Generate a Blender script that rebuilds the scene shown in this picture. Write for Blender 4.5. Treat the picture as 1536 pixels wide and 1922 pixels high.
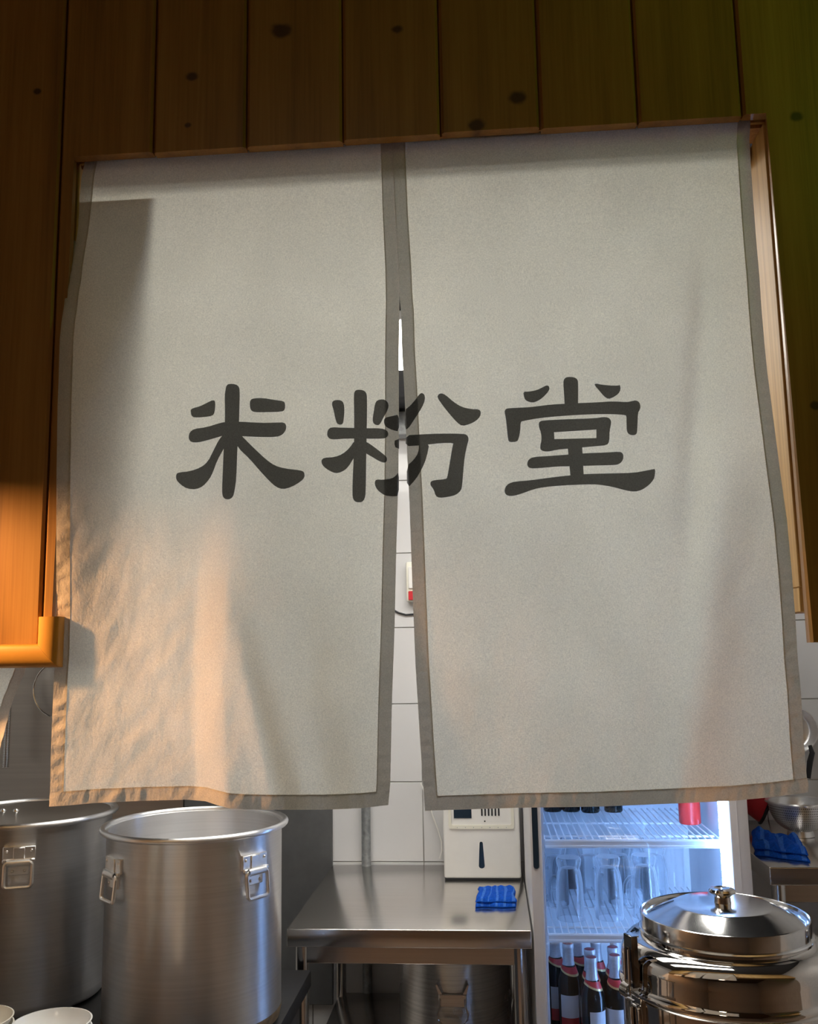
import bpy, bmesh, math, random
from mathutils import Vector, Matrix, noise, geometry

for _o in list(bpy.data.objects):
    bpy.data.objects.remove(_o, do_unlink=True)
scene = bpy.context.scene
C = scene.collection
PI = math.pi
random.seed(7)

# ------------------------------------------------------------------ camera
F_PX, PITCH, YAW, ROLL = 1742.7, 0.148393, 0.081954, -0.016956
CAM = Vector((0.0, -1.3, 1.55))
_r = Vector((math.cos(YAW), math.sin(YAW), 0)); _f = Vector((-math.sin(YAW), math.cos(YAW), 0)); _u = Vector((0, 0, 1))
FWD = math.cos(PITCH) * _f + math.sin(PITCH) * _u
_u2 = -math.sin(PITCH) * _f + math.cos(PITCH) * _u
RIGHT = math.cos(ROLL) * _r + math.sin(ROLL) * _u2
UP = -math.sin(ROLL) * _r + math.cos(ROLL) * _u2
cd = bpy.data.cameras.new('camera'); cam = bpy.data.objects.new('camera', cd); C.objects.link(cam)
cd.sensor_fit = 'HORIZONTAL'; cd.sensor_width = 36.0; cd.lens = F_PX * 36.0 / 1536.0
cd.clip_start = 0.02; cd.clip_end = 50
m3 = Matrix((RIGHT, UP, -FWD)).transposed()
cam.matrix_world = Matrix.Translation(CAM) @ m3.to_4x4()
scene.camera = cam

# ------------------------------------------------------------------ world, exposure, lights
w = bpy.data.worlds.new('world'); scene.world = w; w.use_nodes = True
w.node_tree.nodes['Background'].inputs[0].default_value = (1.0, 0.78, 0.5, 1)
w.node_tree.nodes['Background'].inputs[1].default_value = 0.02
scene.view_settings.view_transform = 'Standard'
scene.view_settings.look = 'None'
scene.view_settings.gamma = 1.0
scene.view_settings.use_curve_mapping = False
scene.view_settings.exposure = 0.0
TUBE_STRENGTH = 10.4        # kitchen ceiling light, and the added fill light nearer the wall
LED_STRENGTH = 74.0         # strip in the fridge
BULB_STRENGTH = 1650.0       # pendant bulb in the dining room
SIGN_STRENGTH = 11.0         # green lit sign
FILL_LAMP_STRENGTH = 12.0 # added fill lamp on the dining room ceiling


def ray(px, py):
    return RIGHT * ((px - 768) / F_PX) - UP * ((py - 961) / F_PX) + FWD
def at(px, py, Y):
    d = ray(px, py); return CAM + d * ((Y - CAM.y) / d.y)
def atz(px, py, Z):
    d = ray(px, py); return CAM + d * ((Z - CAM.z) / d.z)
def smooth(a, b, x):
    t = max(0.0, min(1.0, (x - a) / (b - a))); return t * t * (3 - 2 * t)

# ------------------------------------------------------------------ materials
MATS = {}
def nodes_of(name):
    m = bpy.data.materials.new(name); m.use_nodes = True
    nt = m.node_tree; b = nt.nodes['Principled BSDF']
    return m, nt, b
def N(nt, typ, **kw):
    n = nt.nodes.new(typ)
    for k, v in kw.items():
        setattr(n, k, v)
    return n
def L(nt, a, b): nt.links.new(a, b)
def ramp(nt, stops):
    r = N(nt, 'ShaderNodeValToRGB')
    e = r.color_ramp.elements
    while len(e) > 2: e.remove(e[-1])
    e[0].position, e[0].color = stops[0][0], (*stops[0][1], 1)
    e[1].position, e[1].color = stops[1][0], (*stops[1][1], 1)
    for p, c in stops[2:]:
        q = e.new(p); q.color = (*c, 1)
    return r
def coords(nt, scale, kind='Object', rot=(0, 0, 0)):
    tc = N(nt, 'ShaderNodeTexCoord'); mp = N(nt, 'ShaderNodeMapping')
    mp.inputs['Scale'].default_value = scale; mp.inputs['Rotation'].default_value = rot
    L(nt, tc.outputs[kind], mp.inputs['Vector']); return mp.outputs['Vector']
def noise_tex(nt, vec, scale=1.0, detail=4, rough=0.55):
    n = N(nt, 'ShaderNodeTexNoise'); n.inputs['Scale'].default_value = scale
    n.inputs['Detail'].default_value = detail; n.inputs['Roughness'].default_value = rough
    L(nt, vec, n.inputs['Vector']); return n
def bump(nt, b, height, strength=0.3, dist=0.002):
    bp = N(nt, 'ShaderNodeBump'); bp.inputs['Strength'].default_value = strength; bp.inputs['Distance'].default_value = dist
    L(nt, height, bp.inputs['Height']); L(nt, bp.outputs[0], b.inputs['Normal']); return bp

def plain(name, col, rough=0.5, metal=0.0, var=0.08, scale=30, coat=0.0, spec=0.5, bmp=0.0):
    m, nt, b = nodes_of(name)
    n = noise_tex(nt, coords(nt, (1, 1, 1)), scale)
    lo = tuple(c * (1 - var) for c in col); hi = tuple(min(1, c * (1 + var)) for c in col)
    r = ramp(nt, [(0.3, lo), (0.7, hi)])
    L(nt, n.outputs['Fac'], r.inputs[0]); L(nt, r.outputs[0], b.inputs['Base Color'])
    b.inputs['Roughness'].default_value = rough; b.inputs['Metallic'].default_value = metal
    b.inputs['Coat Weight'].default_value = coat; b.inputs['Specular IOR Level'].default_value = spec
    if bmp: bump(nt, b, n.outputs['Fac'], bmp, 0.001)
    return m
def steel(name, col, rough, stretch=(2, 2, 300), var=0.12, aniso=0.0, rot=0.0, rvar=0.08):
    m, nt, b = nodes_of(name)
    n = noise_tex(nt, coords(nt, stretch), 1.0, 3)
    n2 = noise_tex(nt, coords(nt, (6, 6, 6)), 1.0, 4)
    r = ramp(nt, [(0.3, tuple(c * (1 - var) for c in col)), (0.7, tuple(min(1, c * (1 + var)) for c in col))])
    L(nt, n.outputs['Fac'], r.inputs[0]); L(nt, r.outputs[0], b.inputs['Base Color'])
    mr = N(nt, 'ShaderNodeMapRange'); mr.inputs['To Min'].default_value = max(0.01, rough - rvar); mr.inputs['To Max'].default_value = rough + rvar
    L(nt, n2.outputs['Fac'], mr.inputs['Value']); L(nt, mr.outputs[0], b.inputs['Roughness'])
    b.inputs['Metallic'].default_value = 1.0
    if aniso:
        b.inputs['Anisotropic'].default_value = aniso; b.inputs['Anisotropic Rotation'].default_value = rot
        tg = N(nt, 'ShaderNodeTangent'); tg.direction_type = 'RADIAL'; tg.axis = 'Z'
        L(nt, tg.outputs[0], b.inputs['Tangent'])
    bump(nt, b, n.outputs['Fac'], 0.05, 0.0005)
    return m
def emit(name, col, strength):
    m, nt, b = nodes_of(name)
    b.inputs['Base Color'].default_value = (0.8, 0.8, 0.8, 1)
    b.inputs['Emission Color'].default_value = (*col, 1); b.inputs['Emission Strength'].default_value = strength
    return m
def thin_glass(name, tint=(0.95, 0.97, 1), gloss=1.0, base=0.03):
    m = bpy.data.materials.new(name); m.use_nodes = True; nt = m.node_tree; nt.nodes.clear()
    out = N(nt, 'ShaderNodeOutputMaterial'); tr = N(nt, 'ShaderNodeBsdfTransparent'); gl = N(nt, 'ShaderNodeBsdfGlossy')
    tr.inputs[0].default_value = (*tint, 1); gl.inputs['Roughness'].default_value = 0.02
    lw = N(nt, 'ShaderNodeLayerWeight'); lw.inputs[0].default_value = 0.35
    mm = N(nt, 'ShaderNodeMath', operation='MULTIPLY_ADD'); mm.inputs[1].default_value = gloss; mm.inputs[2].default_value = base
    L(nt, lw.outputs['Fresnel'], mm.inputs[0])
    mx = N(nt, 'ShaderNodeMixShader'); L(nt, mm.outputs[0], mx.inputs[0]); L(nt, tr.outputs[0], mx.inputs[1]); L(nt, gl.outputs[0], mx.inputs[2])
    L(nt, mx.outputs[0], out.inputs[0]); return m

def edge_glass(name):
    """thick clear glass: see-through face on, catching light along its edges"""
    m = bpy.data.materials.new(name); m.use_nodes = True; nt = m.node_tree; nt.nodes.clear()
    out = N(nt, 'ShaderNodeOutputMaterial'); tr = N(nt, 'ShaderNodeBsdfTransparent'); gl = N(nt, 'ShaderNodeBsdfGlossy'); tl = N(nt, 'ShaderNodeBsdfTranslucent')
    tr.inputs[0].default_value = (.96, .975, .99, 1); gl.inputs['Roughness'].default_value = .12; tl.inputs[0].default_value = (.9, .92, .95, 1)
    lw = N(nt, 'ShaderNodeLayerWeight'); lw.inputs[0].default_value = .28
    m1 = N(nt, 'ShaderNodeMixShader'); m1.inputs[0].default_value = .72; L(nt, gl.outputs[0], m1.inputs[1]); df = N(nt, 'ShaderNodeBsdfDiffuse'); df.inputs[0].default_value = (.9, .92, .95, 1); m0 = N(nt, 'ShaderNodeMixShader'); m0.inputs[0].default_value = .6
    L(nt, tl.outputs[0], m0.inputs[1]); L(nt, df.outputs[0], m0.inputs[2]); L(nt, m0.outputs[0], m1.inputs[2])
    mm = N(nt, 'ShaderNodeMath', operation='MULTIPLY_ADD'); mm.inputs[1].default_value = 1.0; mm.inputs[2].default_value = .02; L(nt, lw.outputs['Facing'], mm.inputs[0])
    mx = N(nt, 'ShaderNodeMixShader'); L(nt, mm.outputs[0], mx.inputs[0]); L(nt, tr.outputs[0], mx.inputs[1]); L(nt, m1.outputs[0], mx.inputs[2])
    L(nt, mx.outputs[0], out.inputs[0]); return m

KNOTS = [(-.294, 2.510, .016), (-.435, 2.442, .010), (-.113, 2.497, .009), (.066, 2.370, .014), (.004, 2.330, .013),
         (.471, 2.313, .010), (.463, 1.878, .008), (-.685, 2.434, .007), (-.44, 2.36, .006)]
def wood(name, dark, mid, light, rough=0.38, knots=True, grain=1.0, coat=0.25):
    m, nt, b = nodes_of(name)
    tc = N(nt, 'ShaderNodeTexCoord'); oi = N(nt, 'ShaderNodeObjectInfo')
    off = N(nt, 'ShaderNodeVectorMath', operation='SCALE'); off.inputs[0].default_value = (7.3, 3.1, 11.7)
    L(nt, oi.outputs['Random'], off.inputs['Scale'])
    add = N(nt, 'ShaderNodeVectorMath', operation='ADD'); L(nt, tc.outputs['Object'], add.inputs[0]); L(nt, off.outputs[0], add.inputs[1])
    mp = N(nt, 'ShaderNodeMapping'); mp.inputs['Scale'].default_value = (26 * grain, 26 * grain, 1.3); L(nt, add.outputs[0], mp.inputs[0])
    n1 = noise_tex(nt, mp.outputs[0], 1.0, 5, 0.6)
    mp2 = N(nt, 'ShaderNodeMapping'); mp2.inputs['Scale'].default_value = (260, 260, 5); L(nt, add.outputs[0], mp2.inputs[0])
    n2 = noise_tex(nt, mp2.outputs[0], 1.0, 3)
    r = ramp(nt, [(0.34, dark), (0.5, mid), (0.66, light)])
    mxf = N(nt, 'ShaderNodeMix', data_type='FLOAT'); mxf.inputs['Factor'].default_value = 0.3
    L(nt, n1.outputs['Fac'], mxf.inputs['A']); L(nt, n2.outputs['Fac'], mxf.inputs['B'])
    L(nt, mxf.outputs['Result'], r.inputs[0])
    col = r.outputs[0]
    if knots:
        dn = noise_tex(nt, tc.outputs['Object'], 45, 2)
        last = None
        for kx, kz, kr in KNOTS:
            sub = N(nt, 'ShaderNodeVectorMath', operation='SUBTRACT'); L(nt, tc.outputs['Object'], sub.inputs[0]); sub.inputs[1].default_value = (kx, 0, kz)
            sc = N(nt, 'ShaderNodeVectorMath', operation='MULTIPLY'); L(nt, sub.outputs[0], sc.inputs[0]); sc.inputs[1].default_value = (.85 / kr, 0, 1.1 / kr)
            ln = N(nt, 'ShaderNodeVectorMath', operation='LENGTH'); L(nt, sc.outputs[0], ln.inputs[0])
            ad = N(nt, 'ShaderNodeMath', operation='MULTIPLY_ADD'); L(nt, dn.outputs['Fac'], ad.inputs[0]); ad.inputs[1].default_value = 0.9; L(nt, ln.outputs['Value'], ad.inputs[2])
            if last is None: last = ad.outputs[0]
            else:
                mn = N(nt, 'ShaderNodeMath', operation='MINIMUM'); L(nt, last, mn.inputs[0]); L(nt, ad.outputs[0], mn.inputs[1]); last = mn.outputs[0]
        mr = N(nt, 'ShaderNodeMapRange'); mr.interpolation_type = 'SMOOTHSTEP'
        mr.inputs['From Min'].default_value = 0.95; mr.inputs['From Max'].default_value = 1.55; mr.inputs['To Min'].default_value = 1; mr.inputs['To Max'].default_value = 0
        L(nt, last, mr.inputs['Value'])
        mx = N(nt, 'ShaderNodeMix', data_type='RGBA'); L(nt, mr.outputs[0], mx.inputs['Factor']); L(nt, col, mx.inputs['A']); mx.inputs['B'].default_value = (dark[0] * .42, dark[1] * .40, dark[2] * .5, 1)
        col = mx.outputs['Result']
    L(nt, col, b.inputs['Base Color'])
    b.inputs['Roughness'].default_value = rough; b.inputs['Coat Weight'].default_value = coat; b.inputs['Coat Roughness'].default_value = 0.3
    bump(nt, b, n2.outputs['Fac'], 0.08, 0.001)
    return m
def cloth(name, refl, trans, tfac, weave=1.0):
    m = bpy.data.materials.new(name); m.use_nodes = True; nt = m.node_tree; nt.nodes.clear()
    out = N(nt, 'ShaderNodeOutputMaterial'); df = N(nt, 'ShaderNodeBsdfDiffuse'); tl = N(nt, 'ShaderNodeBsdfTranslucent')
    n = noise_tex(nt, coords(nt, (380, 380, 1100)), 1.0, 2)
    n2 = noise_tex(nt, coords(nt, (1100, 1100, 330)), 1.0, 2)
    big = noise_tex(nt, coords(nt, (9, 9, 7)), 1.0, 3)
    ad = N(nt, 'ShaderNodeMath', operation='ADD'); L(nt, n.outputs['Fac'], ad.inputs[0]); L(nt, n2.outputs['Fac'], ad.inputs[1])
    mr = N(nt, 'ShaderNodeMapRange'); mr.inputs['From Min'].default_value = 0.7; mr.inputs['From Max'].default_value = 1.3
    mr.inputs['To Min'].default_value = 1 - 0.16 * weave; mr.inputs['To Max'].default_value = 1 + 0.14 * weave; L(nt, ad.outputs[0], mr.inputs['Value'])
    mb = N(nt, 'ShaderNodeMapRange'); mb.inputs['From Min'].default_value = 0.3; mb.inputs['From Max'].default_value = 0.7
    mb.inputs['To Min'].default_value = 0.94; mb.inputs['To Max'].default_value = 1.05; L(nt, big.outputs['Fac'], mb.inputs['Value'])
    mu = N(nt, 'ShaderNodeMath', operation='MULTIPLY'); L(nt, mr.outputs[0], mu.inputs[0]); L(nt, mb.outputs[0], mu.inputs[1])
    for sh, c in ((df, refl), (tl, trans)):
        v = N(nt, 'ShaderNodeVectorMath', operation='SCALE'); v.inputs[0].default_value = c
        L(nt, mu.outputs[0], v.inputs['Scale']); L(nt, v.outputs[0], sh.inputs[0])
    bp = N(nt, 'ShaderNodeBump'); bp.inputs['Strength'].default_value = 0.35; bp.inputs['Distance'].default_value = 0.0006
    L(nt, ad.outputs[0], bp.inputs['Height'])
    wr = noise_tex(nt, coords(nt, (38, 38, 26)), 1.0, 4, 0.6)
    bp2 = N(nt, 'ShaderNodeBump'); bp2.inputs['Strength'].default_value = 0.75; bp2.inputs['Distance'].default_value = 0.006
    L(nt, wr.outputs['Fac'], bp2.inputs['Height']); L(nt, bp.outputs[0], bp2.inputs['Normal'])
    L(nt, bp2.outputs[0], df.inputs['Normal'])
    mx = N(nt, 'ShaderNodeMixShader'); mx.inputs[0].default_value = tfac
    L(nt, df.outputs[0], mx.inputs[1]); L(nt, tl.outputs[0], mx.inputs[2]); L(nt, mx.outputs[0], out.inputs[0])
    return m

M = {
    'pine': wood('varnished_pine', (.25, .115, .024), (.38, .180, .038), (.46, .235, .056), coat=.12),
    'pine_raw': wood('raw_pine', (.46, .255, .075), (.60, .355, .112), (.70, .45, .165), rough=.6, knots=False, coat=0, grain=3.2),
    'pine_end': wood('pine_end_grain', (.30, .13, .04), (.45, .21, .07), (.58, .30, .10), rough=.7, knots=False, coat=0, grain=3),
    'trim': plain('honey_plastic_trim', (.60, .30, .050), .35, var=.05, coat=.2),
    'linen': cloth('linen_cloth', (.72, .63, .51), (.80, .785, .685), .50),
    'hem': cloth('linen_hem', (.68, .59, .47), (.46, .455, .41), .30, .8),
    'ink': cloth('black_ink', (.045, .044, .044), (.22, .215, .21), .5),
    'tile': plain('white_tile', (.66, .66, .67), .18, var=.02, scale=4, coat=.3),
    'grout': plain('grout', (.42, .40, .37), .9),
    'ceiling': plain('kitchen_ceiling', (.055, .057, .062), .7),
    'ceiling_dining': plain('dining_ceiling', (.10, .07, .045), .8),
    'floor': plain('floor_tile', (.20, .16, .13), .5),
    'plaster': plain('plaster', (.27, .235, .20), .8),
    'kwall': plain('kitchen_side_wall', (.66, .66, .66), .35),
    'pot': steel('brushed_steel_pot', (.88, .88, .89), .36, (2, 2, 260), .04, .8, .25),
    'pot_dark': steel('worn_steel_pot', (.60, .58, .56), .26, (2, 2, 260), .12, .5, 0.0),
    'steel': steel('worktop_steel', (.74, .71, .68), .20, (3, 160, 160), .05, rvar=.05),
    'steel_leg': steel('tube_steel', (.66, .65, .64), .16, (40, 40, 3), .05),
    'handle': steel('handle_steel', (.92, .91, .90), .34, (60, 60, 60), .04),
    'mirror': steel('polished_steel', (.66, .63, .60), .045, (4, 4, 60), .05, rvar=.03),
    'lidsteel': steel('lid_steel', (.70, .70, .70), .12, (60, 60, 60), .05, rvar=.07),
    'panel_steel': steel('splash_steel', (.42, .385, .35), .34, (2, 2, 90), .06),
    'galv': plain('galvanised_pipe', (.34, .36, .37), .45, .7, var=.25, scale=60),
    'panel_dark': plain('dark_grey_panel', (.11, .112, .115), .45, .1, var=.08),
    'iron': plain('black_iron', (.030, .030, .032), .5, .5),
    'white_plastic': plain('white_plastic', (.80, .79, .76), .35, var=.015),
    'cream_plastic': plain('cream_plastic', (.78, .76, .66), .4, var=.02),
    'navy': plain('dark_window', (.020, .035, .055), .15),
    'black': plain('black_rubber', (.015, .016, .02), .5),
    'blue': plain('blue_cloth', (.010, .085, .50), .95, var=.25, scale=180, spec=.1, bmp=.4),
    'bluestripe': plain('blue_cloth_stripe', (.05, .17, .62), .95, var=.2, scale=180, spec=.1),
    'red': plain('red_plastic', (.55, .02, .03), .4),
    'redjar': plain('red_jar', (.75, .04, .03), .35),
    'fridge': plain('fridge_white', (.70, .70, .71), .4, var=.02),
    'fridge_in': plain('fridge_liner', (.80, .81, .83), .45, var=.02),
    'alu': plain('fridge_aluminium', (.72, .70, .71), .35, .0, var=.02),
    'wire': plain('white_wire', (.85, .86, .88), .35, var=.02),
    'glass': thin_glass('door_glass', (.96, .97, .985), .55, .015),
    'mug': edge_glass('mug_glass'),
    'bottle': plain('bottle_glass', (.004, .010, .010), .08, var=.2, spec=.35),
    'foil': plain('silver_foil', (.70, .72, .76), .35, .35, var=.1, scale=200, bmp=.3),
    'label_white': plain('white_label', (.78, .79, .82), .5, var=.03),
    'label_red': plain('red_label', (.55, .03, .03), .45),
    'capred': plain('bottle_cap', (.26, .045, .05), .45),
    'gold': plain('gold_edge', (.75, .55, .25), .35, .5),
    'porcelain': plain('white_bowl', (.82, .82, .80), .18, var=.01, coat=.4),
    'cream_bowl': plain('cream_bowl', (.76, .72, .62), .22, var=.01, coat=.3),
    'tube': emit('kitchen_lamp', (1.0, .97, .90), TUBE_STRENGTH),
    'led': emit('fridge_led', (.26, .50, 1.0), LED_STRENGTH),
    'bulb': emit('pendant_bulb', (1.0, .54, .23), BULB_STRENGTH),
    'sign': emit('green_sign', (.36, 1.0, .07), SIGN_STRENGTH),
    'dfill': emit('dining_fill_lamp', (1.0, .80, .58), FILL_LAMP_STRENGTH),
    'lamp_body': plain('lamp_white_metal', (.7, .7, .7), .4),
    'shadow_strip': cloth('shadow_cloth', (.40, .36, .33), (.45, .42, .40), .5),
    'stain': plain('burnt_stain', (.30, .20, .10), .5, .6, var=.3, scale=60),
}

# ------------------------------------------------------------------ mesh helpers
class MB:
    """collects shapes into one mesh"""
    def __init__(s): s.v = []; s.f = []; s.mi = []; s.cur = 0
    def add(s, vs, fs):
        o = len(s.v); s.v += [tuple(v) for v in vs]; s.f += [tuple(i + o for i in f) for f in fs]; s.mi += [s.cur] * len(fs); return s
    def box(s, x0, x1, y0, y1, z0, z1, bev=0.0, seg=2):
        bm = bmesh.new(); bmesh.ops.create_cube(bm, size=1)
        for v in bm.verts:
            v.co = Vector(((x0 + x1) / 2 + v.co.x * (x1 - x0), (y0 + y1) / 2 + v.co.y * (y1 - y0), (z0 + z1) / 2 + v.co.z * (z1 - z0)))
        if bev: bmesh.ops.bevel(bm, geom=bm.edges[:], offset=bev, segments=seg, affect='EDGES', profile=.5)
        s.bm(bm); return s
    def bm(s, bm, mat=None):
        bm.verts.index_update()
        vs = [(mat @ v.co if mat else v.co.copy()) for v in bm.verts]
        s.add(vs, [[v.index for v in f.verts] for f in bm.faces]); bm.free(); return s
    def lathe(s, prof, c=(0, 0, 0), seg=48, mat=None, close=False):
        vs = []; fs = []; n = len(prof)
        for i in range(seg):
            a = 2 * PI * i / seg
            for r, z in prof:
                p = Vector((r * math.cos(a), r * math.sin(a), z))
                p = (mat @ p) if mat else p + Vector(c)
                vs.append(p)
        for i in range(seg):
            j = (i + 1) % seg
            for k in range(n - (0 if close else 1)):
                k2 = (k + 1) % n
                fs.append((i * n + k, j * n + k, j * n + k2, i * n + k2))
        return s.add(vs, fs)
    def tube(s, pts, r, seg=10, closed=False, caps=True):
        pts = [Vector(p) for p in pts]; n = len(pts); vs = []; fs = []
        prev = None
        for i, p in enumerate(pts):
            if closed: t = pts[(i + 1) % n] - pts[i - 1]
            else: t = pts[min(i + 1, n - 1)] - pts[max(i - 1, 0)]
            t.normalize()
            if prev is None:
                a = Vector((0, 0, 1)) if abs(t.z) < .9 else Vector((1, 0, 0))
                u = t.cross(a).normalized()
            else: u = (prev - t * prev.dot(t)).normalized()
            prev = u; v = t.cross(u)
            rr = r[i] if isinstance(r, (list, tuple)) else r
            for k in range(seg):
                a = 2 * PI * k / seg; vs.append(p + (u * math.cos(a) + v * math.sin(a)) * rr)
        for i in range(n if closed else n - 1):
            j = (i + 1) % n
            for k in range(seg):
                k2 = (k + 1) % seg; fs.append((i * seg + k, i * seg + k2, j * seg + k2, j * seg + k))
        if caps and not closed:
            fs.append(tuple(reversed(range(seg)))); fs.append(tuple((n - 1) * seg + k for k in range(seg)))
        return s.add(vs, fs)
    def build(s, name, mat, parent=None, smooth_angle=40, origin=None):
        me = bpy.data.meshes.new(name)
        vs = s.v
        if origin is not None: vs = [(v[0] - origin[0], v[1] - origin[1], v[2] - origin[2]) for v in vs]
        me.from_pydata(vs, [], s.f); me.update()
        bm = bmesh.new(); bm.from_mesh(me); bmesh.ops.recalc_face_normals(bm, faces=bm.faces[:]); bm.to_mesh(me); bm.free()
        for q in (mat if isinstance(mat, list) else [mat]): me.materials.append(M[q])
        if isinstance(mat, list):
            for p, i in zip(me.polygons, s.mi): p.material_index = i
        me.polygons.foreach_set('use_smooth', [True] * len(me.polygons))
        if smooth_angle is not None: me.set_sharp_from_angle(angle=math.radians(smooth_angle))
        o = bpy.data.objects.new(name, me); C.objects.link(o)
        if origin is not None: o.location = origin
        if parent is not None:
            o.parent = parent
            if origin is None and parent.location.length > 0 or origin is not None:
                o.location = Vector(origin or (0, 0, 0)) - parent.location
        return o
def empty(name, loc=(0, 0, 0)):
    o = bpy.data.objects.new(name, None); o.empty_display_size = .05; o.location = loc; C.objects.link(o); return o
def tag(o, label, cat, group=None):
    o['label'] = label; o['category'] = cat
    if group: o['group'] = group
    return o
def struct(o): o['kind'] = 'structure'; return o
def copy_tree(o, parent=None):
    c = o.copy(); C.objects.link(c); c.parent = parent
    for ch in o.children: copy_tree(ch, c)
    return c
def rrect(hw, hh, r, n=5):
    pts = []
    for cx, cy, a0 in ((hw - r, hh - r, 0), (-hw + r, hh - r, PI / 2), (-hw + r, -hh + r, PI), (hw - r, -hh + r, 3 * PI / 2)):
        for k in range(n + 1):
            a = a0 + PI / 2 * k / n; pts.append((cx + r * math.cos(a), cy + r * math.sin(a)))
    return pts
def extrude_xz(mb, pts, y0, y1):
    """polygon in x,z extruded along y"""
    n = len(pts); vs = [(x, y0, z) for x, z in pts] + [(x, y1, z) for x, z in pts]
    fs = [tuple(range(n)), tuple(range(2 * n - 1, n - 1, -1))] + [(i, (i + 1) % n, n + (i + 1) % n, n + i) for i in range(n)]
    return mb.add(vs, fs)

# ------------------------------------------------------------------ the setting: shell
XL, XR, YF, YB = -2.05, 1.65, -3.2, 2.14
struct(MB().box(XL, XR, YF, YB + .1, -.1, 0).build('floor', 'floor'))
struct(MB().box(XL, XR, .08, YB + .1, 2.45, 2.52).build('ceiling', 'ceiling'))
cd_ = struct(MB().box(XL, XR, YF, .075, 2.82, 2.9).build('ceiling_dining', 'ceiling_dining'))
struct(MB().box(XL - .1, XL, .0, YB + .1, 0, 2.9).build('wall_left', 'kwall'))
struct(MB().box(XR, XR + .1, .0, YB + .1, 0, 2.9).build('wall_right', 'kwall'))
struct(MB().box(XL - .1, XL, YF, 0, 0, 2.9).build('wall_dining_left', 'plaster'))
struct(MB().box(XR, XR + .1, YF, 0, 0, 2.9).build('wall_dining_right', 'plaster'))
struct(MB().box(XL, XR, YF - .1, YF, 0, 2.9).build('wall_dining_rear', 'plaster'))

# tiled back wall: one tile one object
wb = struct(MB().box(XL, XR, YB, YB + .1, 0, 2.5).build('wall_back', 'grout'))
TW, TH = .40, .2757
tile_me = None
for k in range(10):
    z0 = .808 + TH * (k - 3)
    for j in range(-5, 5):
        x0 = -.25 + TW * j
        a, b_ = max(x0, XL), min(x0 + TW, XR); c_, d_ = max(z0, 0), min(z0 + TH, 2.45)
        if b_ - a < .02 or d_ - c_ < .02: continue
        full = (b_ - a > TW - .001) and (d_ - c_ > TH - .001)
        if full and tile_me:
            o = bpy.data.objects.new('tile', tile_me); C.objects.link(o); o.parent = wb; o.location = (a, 2.134, c_)
        else:
            o = MB().box(a + .0014, b_ - .0014, 2.134, 2.1415, c_ + .0014, d_ - .0014, .0011, 1).build('tile', 'tile', wb, 40, (a, 2.134, c_))
            if full: tile_me = o.data
struct(MB().box(XL, XR, 2.06, 2.134, 2.345, 2.435, .006).build('trim_1', 'galv'))

# ------------------------------------------------------------------ the wooden front wall with planks
OX0, OX1, OZ = -.624, .432, 2.320
BOTL, BOTR = 1.545, 1.552
wf = MB()
wf.box(XL, OX0 - .001, .030, .075, BOTL + .02, 2.85)
wf.box(OX1 + .003, XR, .030, .075, 1.593, 2.85)
wf.box(OX0 - .001, OX1 + .003, .030, .075, OZ + .004, 2.85)
wallf = struct(wf.build('wall_front', 'pine_raw'))
edges = [-.643 - .149 * k for k in range(9, 0, -1)] + [-.643, -.495, -.348, -.198, -.049, .100, .244, .395] + [.395 + .1495 * k for k in range(1, 9)]
G = .0016
for i in range(len(edges) - 1):
    a, b_ = max(edges[i], XL) + G, min(edges[i + 1], XR) - G
    if b_ - a < .01: continue
    jz = random.uniform(-.0022, .0022)
    if b_ < OX0: pts = [(a, BOTL), (b_, BOTL), (b_, 2.82), (a, 2.82)]
    elif a < OX0: pts = [(a, BOTL), (OX0, BOTL), (OX0, OZ + jz), (b_, OZ + jz), (b_, 2.82), (a, 2.82)]
    elif a > OX1: pts = [(a, BOTR), (b_, BOTR), (b_, 2.82), (a, 2.82)]
    elif b_ > OX1: pts = [(OX1, BOTR), (b_, BOTR), (b_, 2.82), (a, 2.82), (a, OZ + jz), (OX1, OZ + jz)]
    else: pts = [(a, OZ + jz), (b_, OZ + jz), (b_, 2.82), (a, 2.82)]
    bm = bmesh.new()
    fv = [bm.verts.new((x, 0, z)) for x, z in pts]; bv = [bm.verts.new((x, .017, z)) for x, z in pts]; n = len(pts)
    bm.faces.new(fv); bm.faces.new(list(reversed(bv)))
    for q in range(n): bm.faces.new((fv[q], bv[q], bv[(q + 1) % n], fv[(q + 1) % n]))
    fe = [e for e in bm.edges if all(abs(v.co.y) < 1e-6 for v in e.verts) and abs(e.verts[0].co.x - e.verts[1].co.x) < 1e-6]
    bmesh.ops.bevel(bm, geom=fe, offset=.0036, segments=1, affect='EDGES', profile=.5)
    MB().bm(bm).build('plank', 'pine', wallf, 20)
    # tongue strip under the joint, seen along the cut at the top of the opening
    if OX0 < b_ < OX1:
        MB().box(b_ - .004, b_ + .008, .0115, .0155, OZ + .001 + max(jz, 0), 2.81).build('tongue', 'pine_end', wallf)
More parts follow.
